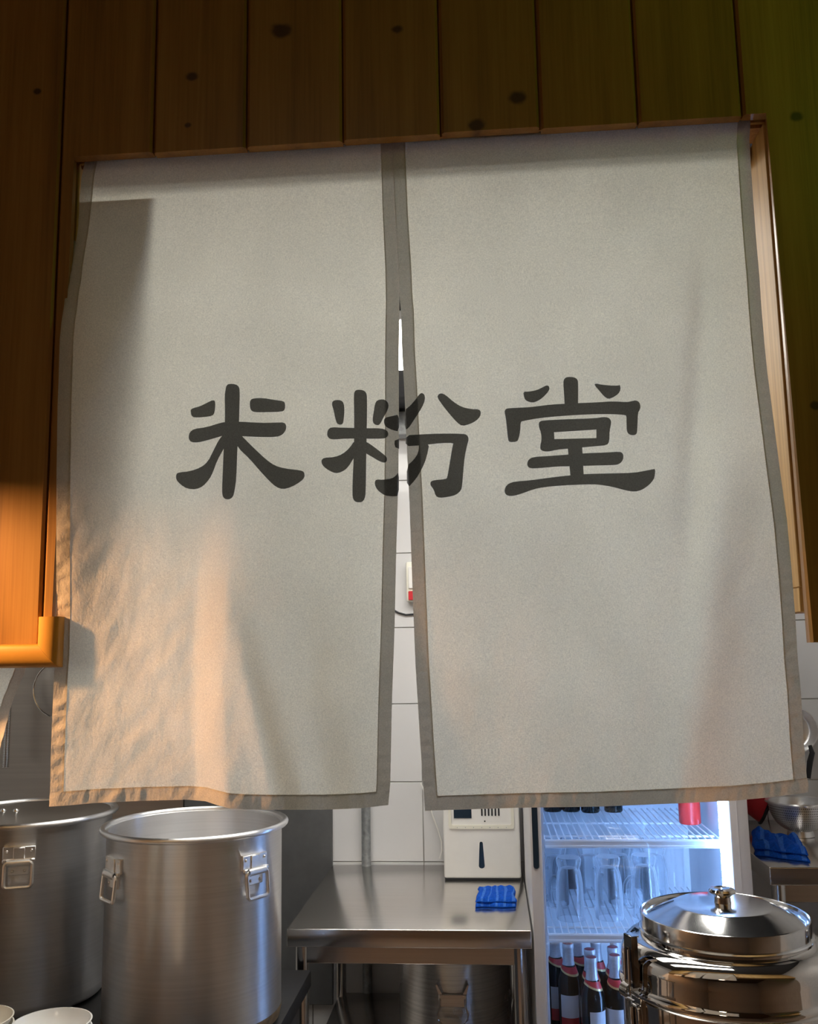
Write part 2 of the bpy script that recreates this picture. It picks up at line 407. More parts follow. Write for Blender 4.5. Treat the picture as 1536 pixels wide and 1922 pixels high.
# lining boards of the opening
MB().box(OX1 - .002, OX1 + .022, .0225, .125, 1.628, OZ - .002, .0012, 1).build('jamb_board', 'pine_raw', wallf)
MB().box(OX1 - .0015, OX1 + .021, .0275, .125, 1.594, 1.6278, .001, 1).build('jamb_block', 'pine_raw', wallf)
MB().box(OX0 - .022, OX0 + .002, .0225, .080, 1.60, OZ - .002, .0012, 1).build('jamb_board', 'pine_raw', wallf)
lin = MB()
xs = OX0
while xs < OX1:
    x2 = min(OX1, xs + random.uniform(.05, .13)); lin.box(xs, x2 + .0005, .036, .080, OZ - .001 + random.uniform(-.0015, .0015), OZ + .03); xs = x2
lin.build('head_lining', 'pine_end', wallf)
MB().box(OX0 + .004, OX1 - .004, .082, .135, OZ - .028, OZ + .06, .003).build('shade_beam', 'pine_raw', wallf)  # unseen beam, added to shade the top of the curtain

# rounded plastic edging along the bottom of the left wall part (mitred corner)
W_E, R_E = .034, .013
def half_round(n=10):
    # (across 0..1, depth) profile of the capping
    out = [(0.0, .002)]
    for k in range(n + 1):
        a = PI * k / n
        out.append((.5 - .5 * math.cos(a), -.003 - R_E * math.sin(a) ** .6 if 0 < k < n else -.001))
    out.append((1.0, .030)); out.append((0.85, .030))
    return out
prof = half_round()
zb, zt, xr = 1.535, 1.569, -.6085
mb = MB(); vs = []; n = len(prof)
for end in (0, 1):
    for u, d in prof:
        z = zb + u * (zt - zb)
        if end == 0: x = XL
        else: x = xr - u * W_E
        vs.append((x, d, z))
mb.add(vs, [(i, (i + 1) % n, n + (i + 1) % n, n + i) for i in range(n)] + [tuple(range(n)), tuple(range(n, 2 * n))])
t2_ = struct(mb.build('trim_2', 'trim', None, 50))
mb = MB(); vs = []
for end in (0, 1):
    for u, d in prof:
        x = xr - u * W_E
        z = (zb + u * (zt - zb)) + .0004 if end == 0 else 1.607
        vs.append((x, d, z))
mb.add(vs, [(i, (i + 1) % n, n + (i + 1) % n, n + i) for i in range(n)] + [tuple(range(n)), tuple(range(n, 2 * n))])
t3_ = struct(mb.build('trim_3', 'trim', None, 50))

# ------------------------------------------------------------------ the split door curtain
def interp(tab, t):
    if t <= tab[0][0]: return tab[0][1]
    for (a, va), (b_, vb) in zip(tab, tab[1:]):
        if t <= b_: return va + (vb - va) * (t - a) / (b_ - a)
    return tab[-1][1]
def depth(x, y):
    """distance of the cloth behind the wall's face, as it hangs (folds grow towards the hem)"""
    t = max(0.0, min(1.0, (y - 300) / 1210.0))
    lo = smooth(.10, .95, t)
    d = .028 - .004 * t
    d -= .036 * math.exp(-(max(0, x - 100) / 130.0) ** 2) * smooth(.08, .28, t) * (1 - .42 * smooth(.50, .72, t))      # left edge blows forward
    step = smooth(370, 440, x + 14 * math.sin(y * .006)); back = 1 - smooth(440, 760, x)
    d -= (.046 * step + .030 * smooth(100, 400, x) ) * lo * back
    
    sl = x - (440 + (y - 1180) * .26)                                                                  # slanting fold low on the left panel
    d -= .010 * smooth(1080, 1350, y) * math.exp(-(sl / 30.0) ** 2)
    d -= .008 * smooth(1150, 1450, y) * math.exp(-((x - 590 - (y - 1300) * .12) / 36.0) ** 2)
    # right panel
    d -= .016 * lo * smooth(760, 900, x) * (1 - smooth(1000, 1250, x))
    d -= .040 * smooth(.25, 1, t) * smooth(1290 - 120 * t, 1530, x)
    d += .016 * smooth(.15, .8, t) * math.exp(-((x - (1385 - (y - 700) * .13)) / 55.0) ** 2)
    d -= .008 * smooth(.05, .3, t) * (1 - smooth(.5, .8, t)) * math.exp(-((x - 1330 + (y - 400) * .06) / 24.0) ** 2)
    # creases
    q = noise.noise(Vector((x * .011, y * .0065, 1.7))) * .0036 * smooth(.08, .5, t)
    q += noise.noise(Vector((x * .03 + y * .012, y * .018, 5.1))) * .0022 * smooth(.25, .7, t) * (1.0 - .6 * smooth(380, 480, x))
    q += noise.noise(Vector((x * .05, y * .012, 9.3))) * .0010 * smooth(.8, 1, t)
    return d + q

TOP = [(157, 289), (738, 255), (1409, 221)]
LP_L = [(289, 160), (305, 159), (333, 153), (365, 150), (391, 147), (426, 143), (461, 137), (502, 130), (525, 128), (549, 123), (575, 120), (607, 115), (639, 112), (677, 111), (712, 110), (764, 108), (900, 106), (1025, 105.5), (1159, 106), (1218, 105), (1278, 101), (1343, 98), (1431, 95), (1478, 94), (1514, 92)]
LP_R = [(255, 737.6), (268, 738), (400, 743), (500, 748.6), (557, 750.2), (574, 750), (660, 749), (786, 749), (900, 748), (1038, 744), (1175, 741), (1318, 736), (1467, 733), (1513, 729)]
RP_L = [(255, 735.6), (268, 736.4), (400, 741.8), (500, 748.0), (557, 750.4), (586, 753), (660, 755), (729, 759), (820, 763), (946, 769), (1118, 775), (1244, 780), (1393, 789), (1522, 798)]
RP_R = [(221, 1409), (233, 1409), (264, 1407), (310, 1410), (383, 1415), (451, 1420), (518, 1426), (580, 1430), (640, 1435), (700, 1441), (800, 1454), (900, 1467), (978, 1478), (1075, 1487), (1165, 1494), (1237, 1498), (1300, 1504), (1387, 1509), (1459, 1515), (1470, 1518), (1486, 1518)]
LB = [(92, 1514), (126, 1512), (180, 1507), (270, 1503), (353, 1501), (386, 1504), (410, 1512), (431, 1517), (458, 1519), (500, 1520), (605, 1520), (676, 1517), (729, 1511)]
RB = [(798, 1522), (852, 1520), (980, 1516), (1125, 1514), (1270, 1508), (1378, 1503), (1451, 1496), (1518, 1487)]
def panel_map(le, re, be, x_top0, x_top1):
    yb0, yb1 = be[0][1], be[-1][1]; xb0, xb1 = be[0][0], be[-1][0]
    yt0, yt1 = interp(TOP, x_top0), interp(TOP, x_top1)
    def f(s, t):
        yl = yt0 + (yb0 - yt0) * t; yr = yt1 + (yb1 - yt1) * t
        xl = interp(le, yl); xr_ = interp(re, yr)
        x = xl + (xr_ - xl) * s; y = yl + (yr - yl) * s
        ytop = interp(TOP, x_top0 + (x_top1 - x_top0) * s) - (yt0 + (yt1 - yt0) * s)
        xb = xb0 + (xb1 - xb0) * s; ybot = interp(be, xb) - (yb0 + (yb1 - yb0) * s)
        return x, y + ytop * (1 - t) + ybot * t ** 6
    return f
def cloth_grid(f, s0, s1, t0, t1, off=0.0, step=6.0, ripple=None):
    if f is fr: off += .0016 if s0 == 0 and s1 < .5 else 0.0
    x0, y0 = f(s0, t0); x1, _ = f(s1, t0); _, y1 = f(s0, t1)
    ns = max(2, int(abs(x1 - x0) / step)); nt_ = max(2, int(abs(y1 - y0) / step))
    mb = MB(); vs = []; fs = []
    for j in range(nt_ + 1):
        for i in range(ns + 1):
            s = s0 + (s1 - s0) * i / ns; t = t0 + (t1 - t0) * j / nt_
            x, y = f(s, t); d = depth(x, y) - off
            if ripple:
                e = math.sin(PI * i / ns) if ripple == 'v' else math.sin(PI * j / nt_)
                q = (y + 22 * noise.noise(Vector((0, y * .02, 3)))) if ripple == 'v' else (x + 22 * noise.noise(Vector((x * .02, 0, 3))))
                slant = (x * .35 if ripple == 'v' else y * .35)
                d -= .0010 * e * (math.sin((q + slant) * 2 * PI / 27.0) + .6 * noise.noise(Vector((q * .06, slant * .1, 7))))
            vs.append(at(x, y, d))
    for j in range(nt_):
        for i in range(ns):
            a = j * (ns + 1) + i; fs.append((a, a + 1, a + ns + 2, a + ns + 1))
    mb.add(vs, fs); return mb
noren = empty('door_curtain', (-.10, .05, 2.33))
tag(noren, 'large cream split door curtain printed with three black characters, hanging in the opening', 'curtain')
fl = panel_map(LP_L, LP_R, LB, 157, 737.6)
fr = panel_map(RP_L, RP_R, RB, 738, 1409)
def add_child(mb, name, mat, parent):
    o = mb.build(name, mat, None, None)
    o.parent = parent
    loc = Vector((0, 0, 0)); p = parent
    while p is not None: loc += p.location; p = p.parent
    o.location = -loc
    return o
PANELS = []
for f, wpx, hpx, lab in ((fl, 620, 1225, 'left half of the curtain'), (fr, 700, 1260, 'right half of the curtain')):
    sh = 25.0 / wpx; th = 27.0 / hpx
    shl = sh
    p = add_child(cloth_grid(f, sh * .92, 1 - sh * .92, 0, 1 - th * .94), 'panel', 'linen', noren)
    p['label'] = lab
    add_child(cloth_grid(f, 0, sh, 0, 1 - th, .0008, 5, 'v'), 'side_hem', 'hem', p)
    add_child(cloth_grid(f, 1 - sh, 1, 0, 1 - th, .0008, 5, 'v'), 'side_hem', 'hem', p)
    add_child(cloth_grid(f, 0, 1, 1 - th, 1, .0011, 4.5, 'h'), 'bottom_hem', 'hem', p)
    PANELS.append(p)

Z6 = lambda p: (300 + p[0] / 3.2, 680 + p[1] / 3.2)
Z7 = lambda p: (740 + p[0] / 2.9538, 680 + p[1] / 2.9538)
def chaikin(pts, it=1):
    for _ in range(it):
        out = []
        for i in range(len(pts)):
            a, b_ = pts[i], pts[(i + 1) % len(pts)]
            out.append((a[0] * .75 + b_[0] * .25, a[1] * .75 + b_[1] * .25)); out.append((a[0] * .25 + b_[0] * .75, a[1] * .25 + b_[1] * .75))
        pts = out
    return pts
def strokes(name, polys, conv, parent, label=None, lift=.0026):
    mb = MB(); vin = []; fin = []; holes = set()
    for poly in polys:
        loops = poly if isinstance(poly[0][0], (tuple, list)) else [poly]
        for li_, lp in enumerate(loops):
            pts = [conv(p) for p in (chaikin(lp) if len(lp) > 5 else lp)]
            if sum(a[0] * b_[1] - b_[0] * a[1] for a, b_ in zip(pts, pts[1:] + pts[:1])) < 0: pts.reverse()
            if li_: holes.add(len(fin))
            fin.append(list(range(len(vin), len(vin) + len(pts)))); vin += [Vector(p) for p in pts]
    ov, oe, of, _a, _b, orig = geometry.delaunay_2d_cdt(vin, [], fin, 1, 1e-5)
    bm = bmesh.new(); vv = [bm.verts.new((v.x, v.y, 0)) for v in ov]
    for f_, og in zip(of, orig):
        if og and not (set(og) & holes): bm.faces.new([vv[q] for q in f_])
    for _ in range(4):
        le = [e for e in bm.edges if e.calc_length() > 9]
        if not le: break
        bmesh.ops.subdivide_edges(bm, edges=le, cuts=1)
        bmesh.ops.triangulate(bm, faces=bm.faces[:])
    bm.verts.index_update()
    mb.add([at(v.co.x, v.co.y, depth(v.co.x, v.co.y) - lift) for v in bm.verts], [[v.index for v in f_.verts] for f_ in bm.faces]); bm.free()
    o = add_child(mb, name, 'ink', parent)
    if label: o['label'] = label
    return o
MI = [
    [(395,165),(400,140),(415,129),(455,131),(475,145),(481,170),(478,300),(474,420),(466,520),(460,700),(450,770),(440,810),(415,825),(388,820),(376,800),(374,760),(379,640),(385,500),(390,400),(392,300),(390,200)],
    [(186,300),(185,285),(200,275),(240,265),(290,240),(315,228),(332,230),(334,260),(330,300),(318,322),(260,330),(205,332),(190,320)],
    [(540,250),(545,225),(565,216),(620,214),(690,226),(745,233),(754,250),(752,285),(735,297),(640,300),(565,300),(545,285)],
    [(173,445),(180,420),(205,400),(280,390),(360,365),(395,358),(480,356),(600,364),(700,362),(748,361),(761,380),(757,410),(735,437),(700,449),(600,449),(500,444),(380,440),(350,450),(280,470),(230,482),(190,480),(176,465)],
    [(385,430),(355,465),(320,535),(290,595),(250,630),(180,655),(115,661),(98,672),(98,705),(125,735),(165,760),(220,763),(260,745),(300,700),(320,660),(345,590),(385,518),(420,450)],
    [(480,430),(500,449),(560,510),(640,585),(690,620),(750,638),(850,649),(868,660),(871,690),(850,715),(790,750),(740,763),(700,750),(660,715),(600,650),(540,580),(468,512),(450,460)]]
FEN_L = [
    [(1166,200),(1170,175),(1185,164),(1220,166),(1240,180),(1246,210),(1244,400),(1240,600),(1238,780),(1232,820),(1215,841),(1180,841),(1162,825),(1157,790),(1160,680),(1165,580),(1168,450),(1168,300)],
    [(1033,250),(1040,232),(1060,226),(1090,228),(1106,245),(1110,290),(1106,340),(1100,370),(1085,376),(1065,370),(1055,340),(1045,290)],
    [(1293,250),(1305,228),(1340,221),(1365,232),(1376,255),(1370,285),(1345,330),(1325,370),(1310,380),(1285,370),(1278,345),(1285,300)],
    [(1005,430),(1010,405),(1030,389),(1100,393),(1240,396),(1330,396),(1365,408),(1375,430),(1365,450),(1345,459),(1240,459),(1120,458),(1050,464),(1020,460),(1008,445)],
    [(1170,470),(1140,515),(1100,550),(1050,570),(985,573),(970,590),(975,615),(1000,640),(1040,662),(1070,667),(1110,650),(1135,625),(1160,585),(1200,520),(1220,480)],
    [(1225,470),(1260,488),(1310,525),(1355,560),(1366,575),(1363,597),(1350,604),(1320,595),(1270,565),(1240,548),(1210,520)],
    [(1346,352),(1352,335),(1370,328),(1400,322),(1438,313),(1438,416),(1400,408),(1365,392),(1350,375)],
    [(1410,490),(1412,470),(1438,460),(1438,520),(1415,510)],
    [(1291,720),(1300,703),(1340,706),(1395,698),(1420,680),(1437,656),(1437,802),(1400,806),(1350,800),(1310,770),(1295,745)]]
FEN_R = [
    [(58,265),(90,240),(120,205),(140,178),(152,169),(168,177),(172,200),(165,230),(140,275),(100,335),(80,365),(60,375)],
    [(239,195),(245,178),(262,171),(285,180),(330,220),(375,248),(430,260),(470,260),(482,275),(478,300),(455,325),(420,343),(378,354),(350,335),(310,290),(270,240)],
    [(64,405),(140,400),(250,395),(380,396),(405,402),(415,425),(405,460),(392,520),(384,600),(378,680),(372,710),(345,735),(300,747),(250,752),(230,740),(220,705),(200,680),(203,660),(225,653),(285,648),(295,640),(305,580),(325,460),(330,447),(260,448),(197,455),(130,462),(64,465)],
    [(140,445),(197,445),(180,530),(155,590),(120,650),(72,700),(70,575),(110,540),(135,500)]]
TANG = [
    [(938,110),(945,88),(965,80),(1000,83),(1018,95),(1021,120),(1021,180),(1020,245),(946,245),(943,180)],
    [(716,162),(745,163),(790,155),(825,138),(845,127),(860,132),(862,150),(850,170),(820,200),(790,218),(765,224),(735,215),(722,200)],
    [(1110,125),(1118,117),(1150,124),(1200,129),(1245,129),(1253,125),(1257,150),(1245,175),(1215,195),(1188,204),(1165,190),(1140,160)],
    [(612,275),(617,260),(635,254),(740,250),(800,243),(870,234),(1000,227),(1130,222),(1210,216),(1290,221),(1320,215),(1340,210),(1360,220),(1368,245),(1362,265),(1353,280),(1350,340),(1348,390),(1340,402),(1320,405),(1300,398),(1290,380),(1289,330),(1289,298),(1280,292),(1210,287),(1090,288),(920,298),(800,310),(712,326),(702,332),(700,380),(692,420),(682,441),(640,443),(632,430),(626,370),(620,310)],
    [[(802,345),(805,330),(825,322),(950,316),(1120,310),(1160,303),(1190,306),(1205,325),(1202,350),(1195,380),(1194,440),(1180,460),(1120,465),(1045,472),(960,479),(900,485),(860,495),(830,494),(812,485),(810,465),(818,430),(815,390),(805,365)],
     [(887,388),(1122,373),(1122,420),(889,426)]],
    [(963,470),(1043,465),(1052,630),(978,632)],
    [(738,560),(745,540),(770,525),(850,520),(960,512),(1060,504),(1180,500),(1250,495),(1268,503),(1273,525),(1265,550),(1245,566),(1220,570),(1120,572),(1000,576),(900,578),(840,584),(775,589),(750,586),(740,575)],
    [(611,715),(618,690),(635,672),(670,661),(760,654),(860,640),(980,626),(1060,619),(1200,616),(1330,613),(1400,600),(1440,592),(1448,592),(1447,625),(1440,650),(1415,680),(1375,708),(1335,718),(1290,712),(1210,690),(1130,677),(1060,677),(930,683),(830,692),(770,705),(690,735),(645,743),(620,735)]]
strokes('printed_character', MI, Z6, PANELS[0], 'black printed character 米')
strokes('printed_character', FEN_L, Z6, PANELS[0], 'left part of the black printed character 粉')
strokes('printed_character', FEN_R, Z7, PANELS[1], 'right part of the black printed character 粉', .0042)
strokes('printed_character', TANG, Z7, PANELS[1], 'black printed character 堂')
rod = tag(MB().tube([(OX0 + .002, .0265, 2.334), (OX1 - .002, .0265, 2.334)], .005, 10).build('curtain_rod', 'iron'),
          'thin dark curtain rod across the top of the opening', 'rod')

# neighbouring curtain, only its slanting right edge in view
nl = empty('door_curtain', (-1.0, .045, 1.62))
tag(nl, 'cream curtain edge at the far left, hanging below the rounded wooden edging', 'curtain')
def edge_x(z): return interp([(1.30, -.742), (1.36, -.728), (1.423, -.712), (1.484, -.699), (1.534, -.681), (1.60, -.668)], z)
def side_grid(u0, u1, off, step):
    vs = []; fs = []; nu = max(2, int((u1 - u0) / step)); nv = 40
    for j in range(nv + 1):
        z = 1.30 + .32 * j / nv
        for i in range(nu + 1):
            u = u0 + (u1 - u0) * i / nu; x = edge_x(z) - u
            y = .040 - off + .012 * math.sin(u * 26 + z * 4) + .002 * noise.noise(Vector((u * 40, z * 22, 2)))
            if off: y -= .001 * math.sin(z * 300)
            vs.append((x, y, z))
    for j in range(nv):
        for i in range(nu):
            a = j * (nu + 1) + i; fs.append((a, a + 1, a + nu + 2, a + nu + 1))
    return MB().add(vs, fs)
pn = add_child(side_grid(.018, .5, 0, .008), 'panel', 'linen', nl)
add_child(side_grid(0, .02, .0012, .005), 'side_hem', 'hem', pn)

# cloth strip added close behind the curtain, shaped to throw the dark rectangle
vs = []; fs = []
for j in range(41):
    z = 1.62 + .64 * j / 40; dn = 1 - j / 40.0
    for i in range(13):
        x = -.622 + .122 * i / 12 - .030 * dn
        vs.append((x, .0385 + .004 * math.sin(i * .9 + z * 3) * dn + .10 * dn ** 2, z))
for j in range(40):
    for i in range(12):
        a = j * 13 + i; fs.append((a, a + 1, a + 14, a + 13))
bd = MB().add(vs, fs).build('shadow_cloth', 'shadow_strip', None, None)
tag(bd, 'strip of cloth added behind the upper left curtain to throw a dark rectangle on it', 'cloth')

# ------------------------------------------------------------------ stock pots
def pot_handle(parent, ang, r, ztop, mat='pot'):
    """riveted plate with a folded barrel and a drop ring; built facing -y then turned"""
    loc = Matrix.Rotation(ang, 4, 'Z')
    def place(mb, name, par):
        q = MB(); q.add([loc @ Vector(v) for v in mb.v], mb.f)
        return add_child_rel(q, name, 'handle', par)
    y = -r
    h = MB()
    h.box(-.037, .037, y - .0035, y + .004, ztop - .032, ztop, .0015, 1)
    h.box(-.037, -.020, y - .010, y - .002, ztop - .037, ztop - .028, .002, 1)
    h.box(.020, .037, y - .010, y - .002, ztop - .037, ztop - .028, .002, 1)
    h.box(-.013, .013, y - .006, y - .003, ztop - .030, ztop - .002, .001, 1)
    h.box(-.024, .024, y - .0035, y + .003, ztop - .066, ztop - .034, .0015, 1)
    pts = []
    for k in range(9):
        a = -PI * .15 + PI * 1.1 * k / 8
        pts.append((y - .0075 - .0085 * math.sin(a), ztop - .0365 + .0085 * math.cos(a)))
    vs = [(-.026, p[0], p[1]) for p in pts] + [(.026, p[0], p[1]) for p in pts]
    h.add(vs, [(i, i + 1, 9 + i + 1, 9 + i) for i in range(8)])
    ho = place(h, 'handle', parent)
    for sx, zz in ((-.028, -.010), (.028, -.010), (-.014, -.056), (.014, -.056)):
        place(MB().lathe([(.0001, .0028), (.002, .0025), (.0034, .001), (.0036, 0)], seg=10, mat=Matrix.Translation((sx, y - .0035, ztop + zz)) @ Matrix.Rotation(PI / 2, 4, 'X')), 'rivet', ho)
    ring = [(px, y - .009 - .004 - (pz * -.16), ztop - .064 + pz) for px, pz in rrect(.031, .028, .008)]
    ring = [(p[0], y - .009 + .10 * (p[2] - (ztop - .036)), p[2]) for p in ring]
    place(MB().tube(ring, .0043, 8, closed=True), 'ring', ho)
    return ho
def add_child_rel(mb, name, mat, parent, sa=40):
    """vertices already relative to the thing's own origin"""
    o = mb.build(name, mat, None, sa); o.parent = parent; return o
def make_pot(name, loc, r, h, angs, mat='pot'):
    t = empty(name, loc)
    rb = r - .0165
    prof = [(.0001, 0), (rb - .03, 0), (rb - .012, .004), (rb - .003, .014), (rb, .03), (rb, h - .014), (rb + .0065, h - .006)]
    for k in range(9):
        a = PI * 1.15 - PI * 1.35 * k / 8 + PI * .0
        prof.append((rb + .003 + .005 * math.cos(PI * 1.2 - 2 * PI * .75 * k / 8), h - .003 + .005 * math.sin(PI * 1.2 + 2 * PI * .75 * k / 8 * -1)))
    prof = prof[:7]
    inner = [(rb - .004, h - .006), (rb - .004, .03), (rb - .012, .008), (.0001, .004)]
    add_child_rel(MB().lathe(prof + inner, seg=96), 'body', mat, t)
    bead = [(rb + .0092 + .0072 * math.cos(2 * PI * k / 12), h - .004 + .0072 * math.sin(2 * PI * k / 12)) for k in range(12)]
    add_child_rel(MB().lathe(bead, seg=96, close=True), 'rim', mat, t)
    for a in angs: pot_handle(t, a, rb, h - .050, mat)
    return t
potA = make_pot('stock_pot', (-.716, .975, .70), .2220, .45, [math.radians(a) for a in (-43, 57, 137, 237)])
tag(potA, 'open brushed steel stock pot with drop handles, left of the steel table', 'pot', 'tall stock pots on the stove')
add_child_rel(MB().lathe([(.2030, .012), (.2062, .030), (.2060, .036), (.2035, .020)], seg=72, close=True), 'scorch_ring', 'stain', potA)
potB = make_pot('stock_pot', (-1.214, 1.137, .70), .2240, .45, [math.radians(a) for a in (-70, 21, 111, 201)])
tag(potB, 'steel stock pot closed by a flat lid, cut off by the left edge', 'pot', 'tall stock pots on the stove')
lid = empty('pot_lid', (-1.214, 1.137, 1.1435))
tag(lid, 'flat brownish steel lid sitting inside the rim of the leftmost stock pot', 'lid')
add_child_rel(MB().lathe([(.0001, -.004), (.196, -.004), (.2025, 0), (.2025, .003), (.197, .001), (.0001, .001)], seg=80), 'plate', 'panel_steel', lid)
for sx in (-.055, -.02):
    p_ = atz(30 if sx > -.05 else 6, 1521, 1.147) - Vector(lid.location)
    add_child_rel(MB().lathe([(.0001, .008), (.004, .0075), (.007, .004), (.0075, .001)], (p_.x, p_.y, 0), 14), 'rivet', 'lidsteel', lid)

# stove under the pots
sv = empty('stove', (-1.05, .98, 0))
tag(sv, 'dark low stove carrying the two tall stock pots', 'stove')
def rel(mb, o):
    return MB().add([Vector(v) - o.location for v in mb.v], mb.f)
def child(mb, name, mat, parent, sa=40):
    loc = Vector((0, 0, 0)); p = parent
    while p is not None: loc += p.location; p = p.parent
    q = MB(); q.v = [tuple(Vector(v) - loc) for v in mb.v]; q.f = mb.f; q.mi = mb.mi
    o = q.build(name, mat, None, sa); o.parent = parent; return o
child(MB().box(-1.60, -.505, .64, 1.345, .655, .698, .004), 'top', 'iron', sv)
child(MB().box(-1.58, -.535, .66, 1.335, .12, .655), 'body', 'panel_dark', sv)
for x in (-1.55, -.56):
    for y in (.70, 1.30): child(MB().box(x - .02, x + .02, y - .02, y + .02, 0, .12), 'leg', 'iron', sv)
for x in (-1.214, -.712): child(MB().lathe([(.10, .698), (.10, .7), (.13, .7), (.13, .698)], (x, .975 if x > -1 else 1.137, 0), 40), 'burner_ring', 'iron', sv)
for k in range(4):
    child(MB().lathe([(.0001, -.03), (.018, -.028), (.02, 0)], seg=16, mat=Matrix.Translation((-1.4 + .25 * k, .66, .57)) @ Matrix.Rotation(PI / 2, 4, 'X') @ Matrix.Scale(-1, 4, (0, 0, 1))), 'knob', 'black', sv)

# ------------------------------------------------------------------ work tables
def work_table(name, x0, x1, y0, y1, z, label, shelf=.38, inset=.034, cat='table', lip=.048, apron=.052):
    t = empty(name, ((x0 + x1) / 2, (y0 + y1) / 2, 0)); tag(t, label, cat)
    child(MB().box(x0, x1, y0, y1, z - lip, z, .0035, 3), 'top', 'steel', t)
    child(MB().box(x0 + inset + .012, x1 - inset - .012, y0 + inset, y0 + inset + .025, z - lip - apron, z - lip, .002, 1), 'apron', 'steel', t)
    child(MB().box(x0 + inset + .012, x1 - inset - .012, y1 - inset - .025, y1 - inset, z - lip - apron, z - lip, .002, 1), 'apron', 'steel', t)
    if shelf: child(MB().box(x0 + .025, x1 - .025, y0 + .025, y1 - .02, shelf - .03, shelf, .003), 'undershelf', 'steel', t)
    for x in (x0 + inset, x1 - inset):
        for y in (y0 + inset + .012, y1 - inset - .012):
            lg = child(MB().lathe([(.0001, .02), (.019, .02), (.019, z - lip), (.0001, z - lip)], (x, y, 0), 24), 'leg', 'steel_leg', t)
            child(MB().lathe([(.0001, 0), (.016, 0), (.018, .02), (.0001, .02)], (x, y, 0), 16), 'foot', 'black', lg)
    return t
work_table('steel_table', -.575, .094, 1.355, 2.126, .8, 'stainless steel work table against the tiled wall, beside the fridge')
work_table('steel_table', .745, 1.55, 1.42, 2.126, .95, 'stainless steel table right of the fridge holding a colander')
work_table('steel_table', -1.30, -.58, .22, .60, .812, 'small steel table under the white bowls in front of the stove', shelf=.25)
work_table('steel_table', .14, .98, .44, 1.02, .66, 'low steel table under the lidded steel barrel', shelf=.25)

# pipe behind the table
pp = empty('wall_pipe', (-.453, 2.108, 0)); tag(pp, 'grey galvanised pipe running up the tiles behind the steel table', 'pipe')
child(MB().lathe([(.0001, .3), (.0165, .3), (.0165, 1.45), (.0001, 1.45)], (-.453, 2.112, 0), 24), 'tube', 'galv', pp)
pp2 = child(MB().box(-.48, -.426, 2.126, 2.134, 1.2, 1.225, .002, 1), 'clip', 'galv', pp)

# wall panels on the tiles, left
tag(MB().box(-1.12, -.576, 2.116, 2.1335, .334, 2.05, .002, 1).build('wall_panel', 'panel_dark'), 'dark grey sheet panel on the tiles behind the open stock pot', 'panel')
tag(MB().box(-2.04, -1.122, 2.112, 2.1335, .334, 2.05, .002, 1).build('wall_panel', 'panel_steel'), 'stainless steel splash panel behind the leftmost stock pot', 'panel')

# white dispenser on the table
dz = empty('dispenser', (-.04, 1.98, .8)); tag(dz, 'white plastic dispenser box with dark window and slot on the steel table', 'dispenser')
bmx = MB().box(-.167, .086, 1.905, 2.06, .806, 1.16, .007, 3)
child(bmx, 'body', 'white_plastic', dz)
child(MB().box(-.165, .084, 1.909, 2.056, .8005, .8075), 'base', 'black', dz)
fr_ = MB()
outer = [(-.0405 + x, 1.0555 + z) for x, z in rrect(.1085, .0925, .010)]; inner = [(-.0405 + x, 1.0575 + z) for x, z in rrect(.099, .082, .006)]
n = len(outer)
for (yy0, yy1) in ((1.9005, 1.906),):
    vs = [(x, yy1, z) for x, z in outer] + [(x, yy0, z) for x, z in outer] + [(x, yy0, z) for x, z in inner] + [(x, yy1 - .0005, z) for x, z in inner]
    fs = []
    for k in range(3): fs += [(k * n + i, k * n + (i + 1) % n, (k + 1) * n + (i + 1) % n, (k + 1) * n + i) for i in range(n)]
    fr_.add(vs, fs)
pan = child(fr_, 'control_panel', 'cream_plastic', dz)
child(MB().box(-.131, -.072, 1.9025, 1.906, .997, 1.07, .0008, 1), 'window', 'navy', pan)
vt = MB()
for k in range(6):
    x = -.0375 + .0112 * k
    child(extrude_xz(MB(), [(x + a, 1.022 + b_) for a, b_ in rrect(.0026, .018, .0025, 4)], 1.9035, 1.906), 'vent_slot', 'black', pan)
for k in range(7): child(MB().lathe([(.0001, .0015), (.0014, .001), (.0016, 0)], seg=8, mat=Matrix.Translation((-.120 + .027 * k, 1.9005, .968)) @ Matrix.Rotation(PI / 2, 4, 'X')), 'button', 'galv', pan)
child(MB().lathe([(.0001, .002), (.002, .001), (.0026, 0)], seg=10, mat=Matrix.Translation((-.0285, 1.905, .987)) @ Matrix.Rotation(PI / 2, 4, 'X')), 'screw', 'black', pan)
ks = [(-.0425 + .0055 * math.cos(a), .9165 + .0055 * math.sin(a)) for a in [PI * k / 8 for k in range(9)]] + [(-.0425 + .0098 * math.cos(a), .846 + .0085 * math.sin(a)) for a in [PI + PI * k / 8 for k in range(9)]]
child(extrude_xz(MB(), ks, 1.9045, 1.9065), 'level_slot', 'navy', dz)
cbl = []
for px, py in ((790, 1470), (803, 1500), (812, 1530), (822, 1556), (829, 1580), (830, 1596), (826, 1612)):
    cbl.append(at(px, py, 2.118))
tag(MB().tube(cbl, .0028, 8).build('power_cable', 'white_plastic'), 'thin white cable down the tiles behind the dispenser', 'cable')

